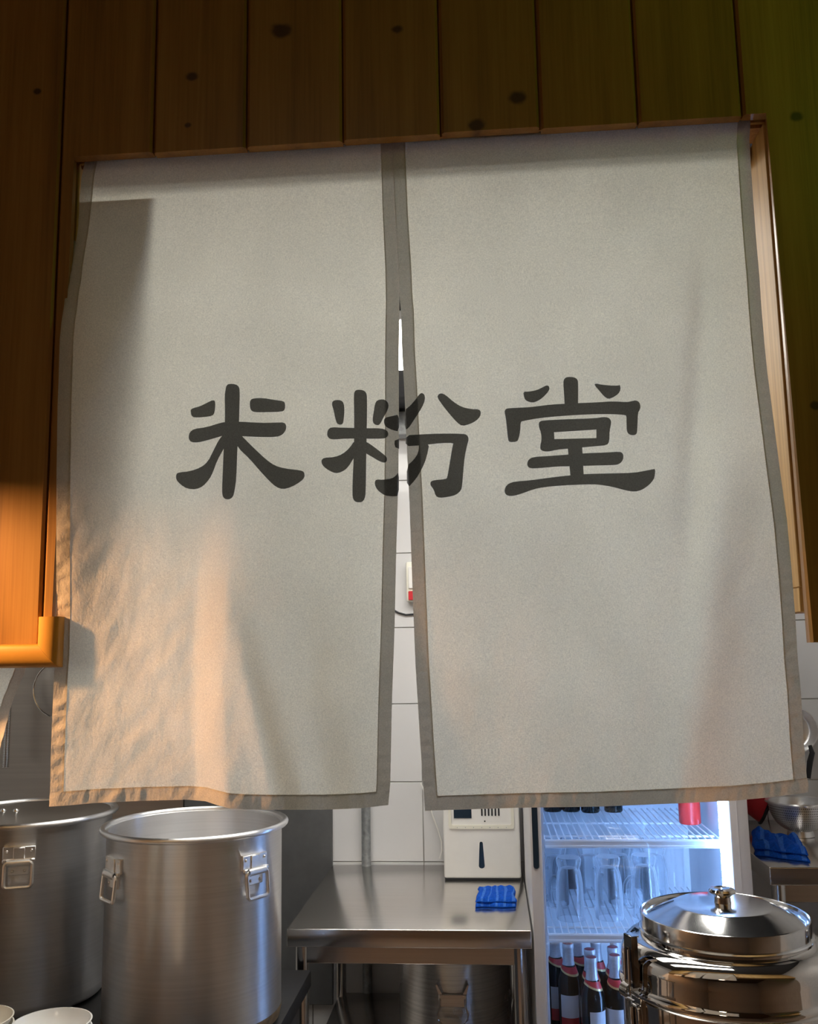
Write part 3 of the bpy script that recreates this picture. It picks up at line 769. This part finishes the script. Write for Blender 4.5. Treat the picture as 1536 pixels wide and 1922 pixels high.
# switch box on the wall seen through the slit
sw = empty('switch_box', (-.255, 2.134, 1.80)); tag(sw, 'small ivory switch box with red rocker on the tiles, seen through the slit', 'switch')
child(MB().box(-.294, -.215, 2.095, 2.1335, 1.728, 1.874, .006, 2), 'housing', 'cream_plastic', sw)
child(MB().box(-.285, -.224, 2.089, 2.096, 1.775, 1.855, .002, 1), 'cover', 'white_plastic', sw)
child(MB().box(-.286, -.223, 2.089, 2.096, 1.733, 1.766, .002, 1), 'rocker', 'red', sw)
tag(MB().tube([at(x, y, 2.128) for x, y in ((715, 1135), (735, 1143), (748, 1150), (762, 1154), (776, 1153), (800, 1146))], .0035, 8).build('wall_wire', 'iron'), 'dark wire sagging across the tiles under the switch box', 'wire')

# pot on the undershelf
up = empty('stock_pot', (-.132, 1.72, .38)); tag(up, 'steel pot with a wire drop handle on the shelf under the steel table', 'pot')
add_child_rel(MB().lathe([(.0001, 0), (.155, 0), (.166, .006), (.170, .02), (.170, .30), (.174, .305), (.170, .31), (.166, .30), (.166, .02), (.0001, .006)], seg=80), 'body', 'pot_dark', up)
hb = MB(); yy = -.170
hb.box(-.040, .040, yy - .004, yy + .012, .155, .190, .002, 1)
for s in (-1, 1):
    hb.add([(s * .040, yy - .004, .190), (s * .030, yy - .004, .190), (s * .044, yy - .004, .216), (s * .048, yy - .004, .214), (s * .040, yy + .004, .190), (s * .030, yy + .004, .190), (s * .044, yy + .006, .216), (s * .048, yy + .006, .214)],
           [(0, 1, 2, 3), (4, 5, 6, 7), (0, 1, 5, 4), (1, 2, 6, 5), (2, 3, 7, 6), (3, 0, 4, 7)])
h_ = add_child_rel(hb, 'handle', 'pot_dark', up)
add_child_rel(MB().tube([(-.036, yy - .007, .178), (-.036, yy - .010, .160), (-.044, yy - .012, .140), (-.042, yy - .013, .125), (-.030, yy - .014, .112), (.030, yy - .014, .112), (.042, yy - .013, .125), (.044, yy - .012, .140), (.036, yy - .010, .160), (.036, yy - .007, .178)], .0026, 8), 'ring', 'mirror', h_)

# blue cloths
def fold_cloth(name, corners, h, label, layers=2, seed=0, rough=.004, stripes=5):
    a, b_, c_, d_ = [Vector(p) for p in corners]   # front-left, front-right, back-right, back-left
    base = (a + b_ + c_ + d_) / 4
    t = empty(name, base); tag(t, label, 'cloth', 'blue cleaning cloths')
    for ly in range(layers):
        ns, nt_ = 34, 26; vs = []; fs = []
        z0 = h * ly / layers; z1 = h * (ly + 1) / layers
        def top(s, t_):
            p = (a + (b_ - a) * s) * (1 - t_) + (d_ + (c_ - d_) * s) * t_
            sh = noise.noise(Vector((s * 2.2 + seed, t_ * 2.2, ly))) * .012
            p = p + Vector((sh * (1 if ly else .4), sh * .8 + (.004 * ly), 0))
            e = min(1, min(s, 1 - s, t_, 1 - t_) / .10); e = math.sqrt(max(0, 1 - (1 - e) ** 2))
            z = z0 + (z1 - z0) * (.25 + .75 * e) + rough * noise.noise(Vector((s * 5 + seed, t_ * 4, 3 + ly))) * e + .0012 * math.sin(s * stripes * 2 * PI) * e
            return Vector((p.x, p.y, base.z + z))
        g = [[top(i / ns, j / nt_) for i in range(ns + 1)] for j in range(nt_ + 1)]
        W_ = ns + 1
        for j in range(nt_ + 1):
            for i in range(ns + 1): vs.append(g[j][i])
        nb = len(vs)
        for j in range(nt_ + 1):
            for i in range(ns + 1): vs.append(Vector((g[j][i].x, g[j][i].y, base.z + z0 + .0004)))
        mi = []
        for j in range(nt_):
            for i in range(ns):
                q = j * W_ + i; fs.append((q, q + 1, q + W_ + 1, q + W_)); mi.append(1 if (i * stripes * 2 // ns) % 2 and (i * stripes * 4 // ns) % 4 == 2 else 0)
                fs.append((nb + q, nb + q + W_, nb + q + W_ + 1, nb + q + 1)); mi.append(0)
        for i in range(ns):
            fs.append((i, nb + i, nb + i + 1, i + 1)); q = nt_ * W_; fs.append((q + i, q + i + 1, nb + q + i + 1, nb + q + i)); mi += [0, 0]
        for j in range(nt_):
            q = j * W_; fs.append((q, q + W_, nb + q + W_, nb + q)); fs.append((q + ns, nb + q + ns, nb + q + W_ + ns, q + W_ + ns)); mi += [0, 0]
        mb = MB(); mb.add([v - base for v in vs], fs); mb.mi = mi
        o = mb.build('fold', ['blue', 'bluestripe'], None, None); o.parent = t
    return t
fold_cloth('cleaning_cloth', [(-.060, 1.575, .801), (.058, 1.578, .801), (.062, 1.735, .801), (-.052, 1.725, .801)], .026, 'folded blue cleaning cloth on the steel table below the dispenser', seed=3)
z2 = .951
fold_cloth('cleaning_cloth', [atz(1418, 1606, z2), atz(1522, 1619, z2), atz(1496, 1585, z2), atz(1412, 1574, z2)], .034, 'crumpled blue cleaning cloth on the table right of the fridge', seed=11, rough=.022, stripes=3)

# ------------------------------------------------------------------ glass door fridge
FX0, FX1, FY0, FY1, FZ1 = .099, .682, 1.352, 2.02, 1.78
fg = empty('fridge', ((FX0 + FX1) / 2, 1.7, 0)); tag(fg, 'glass door drinks fridge glowing blue inside, between the two steel tables', 'fridge')
b = MB()
b.box(FX0, FX0 + .035, FY0 + .045, FY1, .08, FZ1)
b.box(FX1 - .035, FX1, FY0 + .045, FY1, .08, FZ1)
b.box(FX0 + .035, FX1 - .035, FY1 - .04, FY1, .08, FZ1)
b.box(FX0 + .035, FX1 - .035, FY0 + .045, FY1 - .04, FZ1 - .2, FZ1)
b.box(FX0 + .035, FX1 - .035, FY0 + .045, FY1 - .04, .08, .40)
child(b, 'cabinet', 'fridge', fg)
b = MB(); li = .036
b.box(FX0 + .0351, FX0 + li + .003, FY0 + .046, FY1 - .041, .401, FZ1 - .201)
b.box(FX1 - li - .003, FX1 - .0351, FY0 + .046, FY1 - .041, .401, FZ1 - .201)
b.box(FX0 + li, FX1 - li, FY1 - .045, FY1 - .0401, .401, FZ1 - .201)
b.box(FX0 + li, FX1 - li, FY0 + .046, FY1 - .041, .4005, .404)
b.box(FX0 + li, FX1 - li, FY0 + .046, FY1 - .041, FZ1 - .205, FZ1 - .2005)
child(b, 'liner', 'fridge_in', fg)
for x in (FX0 + .06, FX1 - .06):
    for y in (FY0 + .1, FY1 - .06): child(MB().lathe([(.0001, 0), (.022, 0), (.018, .08), (.0001, .08)], (x, y, 0), 16), 'foot', 'black', fg)
d = MB(); gl0, gl1 = .130, .634
d.box(FX0, gl0, FY0, FY0 + .042, .12, FZ1, .003, 2)
d.box(gl1, FX1, FY0, FY0 + .042, .12, FZ1, .003, 2)
d.box(gl0, gl1, FY0 + .001, FY0 + .042, .12, .18, .002, 1)
d.box(gl0, gl1, FY0 + .001, FY0 + .042, 1.66, FZ1, .002, 1)
d.box(.1215, .1235, FY0 - .0012, FY0 + .01, .13, FZ1 - .01)
d.box(.652, .654, FY0 - .0012, FY0 + .01, .13, FZ1 - .01)
door = child(d, 'door', 'alu', fg)
child(MB().box(gl0 - .004, gl1 + .004, FY0 + .018, FY0 + .022, .176, 1.664), 'glass', 'glass', door)
hp = [(.1125 + x, 1.235 + z) for x, z in rrect(.0078, .275, .0078, 6)]
child(extrude_xz(MB(), hp, FY0 - .0030, FY0 + .004), 'handle', 'navy', door)
def shelf(z):
    s = MB(); xa, xb, ya, yb = .142, .622, 1.425, 1.935
    s.tube([(xa, ya, z), (xb, ya, z)], .0042, 8); s.tube([(xa, ya - .004, z - .014), (xb, ya - .004, z - .014)], .0050, 8)
    s.box(xa, xb, ya - .006, ya - .003, z - .014, z)
    for y in (1.50, 1.70, 1.92): s.tube([(xa, y, z - .002), (xb, y, z - .002)], .0032, 6)
    n = 25
    for k in range(n + 1):
        x = xa + (xb - xa) * k / n; s.tube([(x, ya, z + .003), (x, yb, z + .003)], .0022, 6)
    return s
for z in (1.018, .770, .432, 1.30): child(shelf(z), 'shelf', 'wire', fg)
child(MB().box(.6345, .6425, 1.396, 1.410, .42, 1.56), 'light_bar', 'alu', fg)
lb_ = MB()
for k in range(72): lb_.box(.6150, .6340, 1.3975, 1.4035, .425 + .0157 * k, .425 + .0157 * k + .0135, .0008, 1)
child(lb_, 'led_strip', 'led', fg)

# beer mugs, mouth down
def make_mug():
    t = empty('beer_mug', (0, 0, 0))
    add_child_rel(MB().lathe([(.0385, 0), (.0400, .004), (.0385, .10), (.0340, .128), (.0300, .140), (.0345, .152), (.0365, .165), (.0330, .172), (.0001, .172)], seg=28), 'outside', 'mug', t)
    add_child_rel(MB().lathe([(.0385, 0), (.0355, .004), (.0345, .10), (.0290, .130), (.0220, .142), (.0001, .144)], seg=28), 'inside', 'mug', t)
    pts = [(-.037, 0, .030), (-.052, 0, .030), (-.062, 0, .040), (-.064, 0, .070), (-.060, 0, .098), (-.048, 0, .112), (-.035, 0, .112)]
    add_child_rel(MB().tube(pts, .0052, 10), 'handle', 'mug', t)
    return t
mug0 = make_mug()
spots = [(.215, 1.560, -.5, 'left one of the front row of three upturned glass mugs in the fridge'), (.328, 1.570, -1.2, 'middle one of the front row of three upturned glass mugs in the fridge'),
         (.435, 1.590, .3, 'right one of the front row of three upturned glass mugs in the fridge'),
         (.185, 1.72, .8, None), (.290, 1.73, 1.9, None), (.385, 1.74, 1.2, None), (.490, 1.74, 1.2, None), (.250, 1.86, .3, None), (.445, 1.87, .2, None)]
for i, (x, y, a, lb) in enumerate(spots):
    m_ = mug0 if i == 0 else copy_tree(mug0)
    m_.location = (x, y, .7750); m_.rotation_euler = (0, 0, a)
    tag(m_, lb or 'upturned clear glass mug in the rear rows on the middle fridge shelf', 'mug', 'upturned glass mugs in the fridge')

# beer bottles on the bottom shelf
def make_bottle():
    t = empty('beer_bottle', (0, 0, 0))
    add_child_rel(MB().lathe([(.0001, 0), (.029, 0), (.032, .004), (.0325, .15), (.031, .168), (.022, .196), (.0155, .215), (.0145, .255), (.0001, .256)], seg=28), 'glass', 'bottle', t)
    add_child_rel(MB().lathe([(.0185, .205), (.0162, .217), (.0153, .250), (.0165, .252), (.0165, .262), (.0150, .265)], seg=24), 'foil', 'foil', t)
    add_child_rel(MB().lathe([(.0001, .2665), (.012, .266), (.0152, .264)], seg=24), 'cap', 'capred', t)
    # slanted red band and gold edge under the foil
    for nm, mt, za, zb_, dr in (('red_band', 'label_red', .193, .206, .0009), ('gold_edge', 'gold', .189, .194, .0012)):
        vs = []; fs = []; n = 24
        rr = lambda z: interp([(.168, .031), (.182, .0265), (.196, .022), (.215, .0155), (.25, .0145)], z) + dr
        for k in range(n):
            a = 2 * PI * k / n; tilt = -.009 * math.cos(a + .6)
            for z in (za + tilt, (za + zb_) / 2 + tilt * .6, zb_ + tilt * (.2 if nm == 'red_band' else 1)):
                vs.append((rr(z) * math.cos(a), rr(z) * math.sin(a), z))
        for k in range(n):
            k2 = (k + 1) % n
            for q in (0, 1): fs.append((k * 3 + q, k2 * 3 + q, k2 * 3 + q + 1, k * 3 + q + 1))
        add_child_rel(MB().add(vs, fs), nm, mt, t)
    for nm, mt, za, zb_ in (('label_white', 'label_white', .072, .132), ('label_red', 'label_red', .040, .072)):
        vs = []; fs = []; n = 14
        for k in range(n + 1):
            a = -PI / 2 - .85 + 1.7 * k / n
            for z in (za, zb_): vs.append((.0331 * math.cos(a), .0331 * math.sin(a), z))
        for k in range(n): fs.append((2 * k, 2 * k + 2, 2 * k + 3, 2 * k + 1))
        add_child_rel(MB().add(vs, fs), nm, mt, t)
    return t
bot0 = make_bottle(); BZ = .4362
bs = [(.259, 1.464, 'front dark beer bottle with white foil neck, just right of the door frame'), (.326, 1.484, 'dark beer bottle right of the frontmost one, nearest the steel barrel'),
      (.205, 1.585, 'dark beer bottle left of the frontmost one on the bottom fridge shelf'), (.172, 1.655, 'leftmost dark beer bottle, half behind the fridge door frame'),
      (.262, 1.534, 'dark beer bottle directly behind the frontmost one'), (.330, 1.555, 'dark beer bottle behind the one nearest the barrel'),
      (.398, 1.573, 'dark beer bottle half hidden behind the barrel clasp'), (.290, 1.628, None), (.238, 1.670, None), (.350, 1.660, None)]
for i, (x, y, lb) in enumerate(bs):
    q = bot0 if i == 0 else copy_tree(bot0)
    q.location = (x, y, BZ); q.rotation_euler = (0, 0, random.uniform(-.5, .5))
    tag(q, lb or 'dark beer bottle in the rear row on the bottom fridge shelf', 'bottle', 'beer bottles on the bottom fridge shelf')
# bottles and jar on the top shelf, cut by the curtain hem
sb0 = None
for i, (px, py) in enumerate(((1040, 1527), (1075, 1527), (1112, 1529), (1156, 1528))):
    p = atz(px, py, 1.0225); p.y += .02
    if sb0 is None:
        sb0 = empty('soda_bottle', (0, 0, 0))
        add_child_rel(MB().lathe([(.0001, 0), (.027, 0), (.030, .005), (.030, .12), (.024, .15), (.013, .18), (.013, .205), (.0001, .206)], seg=24), 'glass', 'bottle', sb0)
        add_child_rel(MB().lathe([(.014, .195), (.015, .208), (.0001, .210)], seg=20), 'cap', 'foil', sb0)
        q = sb0
    else: q = copy_tree(sb0)
    q.location = (p.x, p.y + .03, 1.0225)
    tag(q, ('leftmost', 'second from left', 'third from left', 'rightmost')[i] + ' of the dark bottle bottoms on the upper fridge shelf', 'bottle', 'dark bottles on the upper fridge shelf')
p = atz(1300, 1549, 1.0225)
jr = empty('red_jar', (p.x, p.y + .03, 1.0225)); tag(jr, 'round red jar on the upper fridge shelf beside the light strip', 'jar')
add_child_rel(MB().lathe([(.0001, 0), (.029, 0), (.032, .004), (.032, .085), (.028, .092), (.0001, .092)], seg=32), 'body', 'redjar', jr)
add_child_rel(MB().lathe([(.0295, .088), (.0305, .090), (.0305, .108), (.0001, .110)], seg=32), 'lid', 'label_white', jr)

# ------------------------------------------------------------------ polished barrel with lid
br = empty('food_barrel', (.465, .752, .66)); tag(br, 'polished steel insulated barrel with domed lid and side clasps, lower right', 'barrel')
z0 = .66
prof = [(.0001, 0), (.20, 0), (.208, .006), (.210, .02), (.210, .208)]
prof += [(.2105 + .006 * math.sin(PI * k / 6), .208 + .022 * k / 6) for k in range(7)]
prof += [(.2100, .232), (.2100, .262), (.2085, .276), (.2030, .288), (.1930, .298), (.1820, .303), (.1720, .3055), (.1690, .3085), (.1690, .312)]
add_child_rel(MB().lathe(prof + [(.150, .312), (.0001, .311)], seg=128), 'body', 'mirror', br)
lidp = [(.1690, .3125), (.1712, .3125), (.1718, .3150), (.1700, .3175), (.1668, .3180), (.1668, .345), (.1660, .3478), (.1640, .3488), (.1618, .3475), (.1600, .3420), (.1560, .3385), (.1500, .3400)]
lidp += [(.099, .3640), (.0970, .3650), (.0940, .3655), (.0250, .3680), (.0001, .3680)]
ld = add_child_rel(MB().lathe(lidp, seg=128), 'lid', 'lidsteel', br, 25)
add_child_rel(MB().lathe([(.0175, .3670), (.0165, .372), (.0160, .380), (.0210, .385), (.0262, .388), (.0268, .391), (.0240, .3950), (.0160, .3970), (.0120, .3950), (.0001, .3940)], seg=40), 'knob', 'mirror', ld)
def clasp(ang):
    R_ = Matrix.Rotation(ang, 4, 'Z')
    def put(mb, nm, par, mat='mirror'):
        q = MB(); q.add([R_ @ Vector(v) for v in mb.v], mb.f); return add_child_rel(q, nm, mat, par)
    y = -.213
    lever = MB()
    lever.box(-.0135, .0135, y - .016, y - .012, .235, .330, .001, 1)
    lever.box(-.0135, -.0115, y - .016, y - .002, .235, .330); lever.box(.0115, .0135, y - .016, y - .002, .235, .330)
    lever.box(-.0135, .0135, y - .016, y + .002, .326, .330, .001, 1)
    lv = put(lever, 'clasp', br)
    put(MB().tube([(-.007, y - .020, .305), (-.007, y - .021, .240), (-.006, y - .020, .222), (.006, y - .020, .222), (.007, y - .021, .240), (.007, y - .020, .305)], .0022, 8), 'wire_loop', lv)
    hk = []
    for k in range(11):
        a = -PI * .1 + PI * 1.25 * k / 10; hk.append((y - .018 - .016 * math.sin(a), .228 - .016 * math.cos(a)))
    hm = MB(); vs = [(s, p_[0], p_[1]) for s in (-.011, .011) for p_ in hk]; hm.add(vs, [(i, i + 1, 11 + i + 1, 11 + i) for i in range(10)])
    put(hm, 'hook', lv)
    put(MB().tube([(a, y - .006, .172 + c) for a, c in rrect(.0135, .026, .007)], .0032, 8, closed=True), 'keeper', lv)
    bp_ = MB(); bp_.box(-.017, .017, y - .003, y + .006, .130, .215, .002, 1); put(bp_, 'back_plate', lv)
for a in (-PI / 2 + .42, PI / 2 - .25, PI / 2 + 1.2): clasp(a)

# ------------------------------------------------------------------ bowls at the lower left
def make_bowl(mat):
    t = empty('bowl', (0, 0, 0))
    add_child_rel(MB().lathe([(.0001, .004), (.034, .004), (.036, 0), (.038, 0), (.039, .006), (.058, .022), (.072, .042), (.0755, .052), (.0785, .0535), (.0790, .0550), (.0760, .0555), (.0700, .042), (.056, .024), (.036, .009), (.0001, .007)], seg=64), 'shell', mat, t).scale = (.9, .9, .9)
    return t
for si, (cx, cy, mat, nm) in enumerate(((-.815, .452, 'porcelain', 'white bowl'), (-.990, .500, 'cream_bowl', 'cream bowl'))):
    base = make_bowl(mat); nb = 3 - si
    for k in range(nb):
        o = base if k == 0 else copy_tree(base)
        top = k == nb - 1
        o.location = (cx + random.uniform(-.001, .001), cy + random.uniform(-.001, .001), .8125 + .0145 * k)
        if top: lb = 'topmost glossy %s of the stack at the lower left %s' % (nm, 'corner, nearest the open pot' if si == 0 else 'edge of the photo')
        elif k == nb - 2: lb = '%s nested right under the topmost bowl, %s stack' % (nm, 'right-hand' if si == 0 else 'left-hand')
        else: lb = '%s at the bottom of the %s nested stack' % (nm, 'right-hand' if si == 0 else 'left-hand')
        tag(o, lb, 'bowl', 'nested %ss at the lower left' % nm)

# ------------------------------------------------------------------ things at the right: colander, basin, hanging pan
cx, cy, cz = .968, 1.850, .951
cl = empty('colander', (cx, cy, cz)); cl.scale = (.88, .88, .95); tag(cl, 'perforated steel colander on the table right of the fridge', 'colander')
shell = []
for k in range(13):
    a = PI / 2 * k / 12; shell.append((max(.0001, .104 * math.sin(a) ** .85), .012 + .098 * (1 - math.cos(a))))
add_child_rel(MB().lathe(shell + [(.112, .1115), (.1135, .1085), (.115, .110), (.1125, .1145), (.102, .1115)] + [(r - .0015, z + .0012) for r, z in reversed(shell[1:-1])] + [(.0001, .0135)], seg=72), 'bowl', 'pot', cl)
add_child_rel(MB().lathe([(.045, 0), (.047, 0), (.042, .018), (.040, .018)], seg=48, close=True), 'foot_ring', 'pot', cl)
hm = MB()
hole = [(.0017 * math.cos(2 * PI * k / 6), .0017 * math.sin(2 * PI * k / 6)) for k in range(6)]
for row in range(13):
    a = .45 + .085 * row
    r = .104 * math.sin(a) ** .85; z = .012 + .098 * (1 - math.cos(a))
    dr = .104 * .85 * math.sin(a) ** -.15 * math.cos(a); dzz = .098 * math.sin(a)
    ln = math.hypot(dr, dzz); nr, nz = dzz / ln, -dr / ln
    cnt = int(2 * PI * r / .0068)
    for k in range(cnt):
        th = 2 * PI * (k + .5 * (row % 2)) / cnt
        c_ = Vector(((r + .0006 * nr) * math.cos(th), (r + .0006 * nr) * math.sin(th), z + .0006 * nz))
        tx = Vector((-math.sin(th), math.cos(th), 0)); ty = Vector((dr / ln * math.cos(th), dr / ln * math.sin(th), dzz / ln))
        hm.add([c_ + tx * a_ + ty * b_ for a_, b_ in hole], [tuple(range(6))])
ho = add_child_rel(hm, 'holes', 'black', cl); ho['kind'] = 'stuff'
hb = MB(); hb.tube([(.0 + .018 * math.sin(q), -.111 - .014 * math.cos(q), .110) for q in [-1.3 + 2.6 * k / 8 for k in range(9)]], .0028, 8)
add_child_rel(hb, 'handle', 'pot', cl)
rb_ = empty('red_basin', (.925, 2.030, .951)); tag(rb_, 'red plastic basin with dark rim standing on edge behind the colander', 'basin')
R_ = Matrix.Translation((0, 0, .0865)) @ Matrix.Rotation(math.radians(-12), 4, 'Z') @ Matrix.Rotation(math.radians(112), 4, 'Y')
add_child_rel(MB().lathe([(.0001, -.07), (.060, -.07), (.068, -.064), (.086, 0), (.083, 0), (.064, -.062), (.0001, -.066)], seg=48, mat=R_), 'shell', 'red', rb_)
add_child_rel(MB().lathe([(.0855 + .0055 * math.cos(2 * PI * k / 8), .0055 * math.sin(2 * PI * k / 8)) for k in range(8)], seg=48, mat=R_, close=True), 'rim', 'black', rb_)

hp_ = empty('frying_pan', (1.05, 2.10, 1.255)); tag(hp_, 'small steel pan hanging on the white tiles at the right edge', 'pan')
Rp = Matrix.Rotation(PI / 2, 4, 'X')
add_child_rel(MB().lathe([(.0001, -.022), (.055, -.022), (.066, -.014), (.076, .008), (.078, .010), (.0745, .010), (.064, -.012), (.054, -.019), (.0001, -.019)], seg=64, mat=Rp), 'dish', 'pot', hp_)
add_child_rel(MB().tube([(.045, -.010, -.050), (.050, -.014, -.075), (.040, -.014, -.105), (.030, -.014, -.16)], [.006, .009, .010, .008], 12), 'grip', 'black', hp_)
add_child_rel(MB().tube([(-.0, .034, .085), (0, .016, .083), (0, .008, .070), (0, .004, .078)], .003, 8), 'hook', 'iron', hp_)

hl = empty('round_lid', (-1.592, 2.09, 1.43)); tag(hl, 'round steel lid hanging on the splash panel at the far left', 'lid')
add_child_rel(MB().lathe([(.0001, .030), (.03, .028), (.07, .018), (.098, .002), (.103, 0), (.103, -.004), (.0001, -.002)], seg=72, mat=Rp), 'dish', 'panel_steel', hl)
add_child_rel(MB().lathe([(.1025 + .003 * math.cos(2 * PI * k / 8), .003 * math.sin(2 * PI * k / 8)) for k in range(8)], seg=72, mat=Rp, close=True), 'rim', 'lidsteel', hl)
add_child_rel(MB().tube([(0, .022, .112), (0, .004, .110), (0, -.002, .101)], .003, 8), 'hook', 'iron', hl)

hs = empty('spray_hose', (-1.742, 2.0, 1.16)); tag(hs, 'ribbed steel spray hose hanging at the far left behind the pots', 'hose')
prof = []
for k in range(75):
    z = .006 * k; prof += [(.0092, z), (.0120, z + .0015), (.0120, z + .0035), (.0092, z + .005)]
add_child_rel(MB().lathe([(.0001, 0)] + prof + [(.0001, .45)], seg=14), 'hose', 'lidsteel', hs)
add_child_rel(MB().tube([(0, 0, .44), (0, .02, .47), (0, .07, .48), (0, .112, .48)], .011, 12), 'bracket', 'lidsteel', hs)

# ------------------------------------------------------------------ lamps
cl_ = empty('ceiling_light', (-.2, 1.35, 2.45)); tag(cl_, 'bright white ceiling light of the kitchen, glimpsed through the slit', 'lamp')
child(MB().box(-1.0, .60, 1.06, 1.50, 2.425, 2.4495, .004, 1), 'housing', 'lamp_body', cl_)
child(MB().box(-.98, .58, 1.08, 1.48, 2.412, 2.426, .004, 1), 'diffuser', 'tube', cl_)

cm_ = empty('ceiling_light', (-.2, .66, 2.45)); tag(cm_, 'added white fill light on the kitchen ceiling, unseen just behind the wooden wall', 'lamp')  # unseen light added to brighten the pot and fridge fronts
child(MB().box(-.95, .55, .56, .80, 2.425, 2.4495, .004, 1), 'housing', 'lamp_body', cm_)
child(MB().box(-.93, .53, .58, .78, 2.412, 2.426, .004, 1), 'diffuser', 'tube', cm_)

pl = empty('pendant_lamp', (-1.12, -.20, 1.83)); tag(pl, 'warm pendant lamp with dark shade left of the curtain, outside the picture', 'lamp')
sh_ = [(.018, .115), (.045, .110), (.09, .075), (.16, 0), (.1585, -.001), (.088, .072), (.044, .106), (.0001, .110)]
add_child_rel(MB().lathe(sh_, seg=48), 'shade', 'iron', pl)
add_child_rel(MB().tube([(0, 0, .11), (0, 0, .985)], .003, 8), 'cord', 'black', pl)
blb = add_child_rel(MB().lathe([(.0001, .008), (.015, .012), (.024, .026), (.024, .040), (.014, .062), (.013, .100), (.0001, .1)], seg=24), 'bulb', 'bulb', pl)

gs = empty('green_sign', (1.15, -.75, 2.60)); tag(gs, 'green lit sign box above the right side, outside the picture', 'sign')
add_child_rel(MB().box(-.16, .16, -.03, .03, 0, .17, .004, 1), 'case', 'lamp_body', gs)
add_child_rel(MB().box(-.15, .15, .028, .034, .01, .16, .002, 1), 'lit_face', 'sign', gs)
add_child_rel(MB().tube([(0, 0, .17), (0, 0, .22)], .008, 8), 'stem', 'iron', gs)

dl = empty('dining_fill_lamp', (-.5, -1.9, 2.82)); tag(dl, 'added warm fill lamp on the dining room ceiling behind the viewer', 'lamp')  # unseen lamp added as fill for surfaces facing the dining room
add_child_rel(MB().lathe([(.0001, -.07), (.10, -.06), (.17, -.03), (.18, -.012)], seg=48), 'globe', 'dfill', dl)
add_child_rel(MB().lathe([(.19, -.014), (.19, 0), (.0001, 0)], seg=48), 'base', 'lamp_body', dl)
bpy.context.view_layer.update()
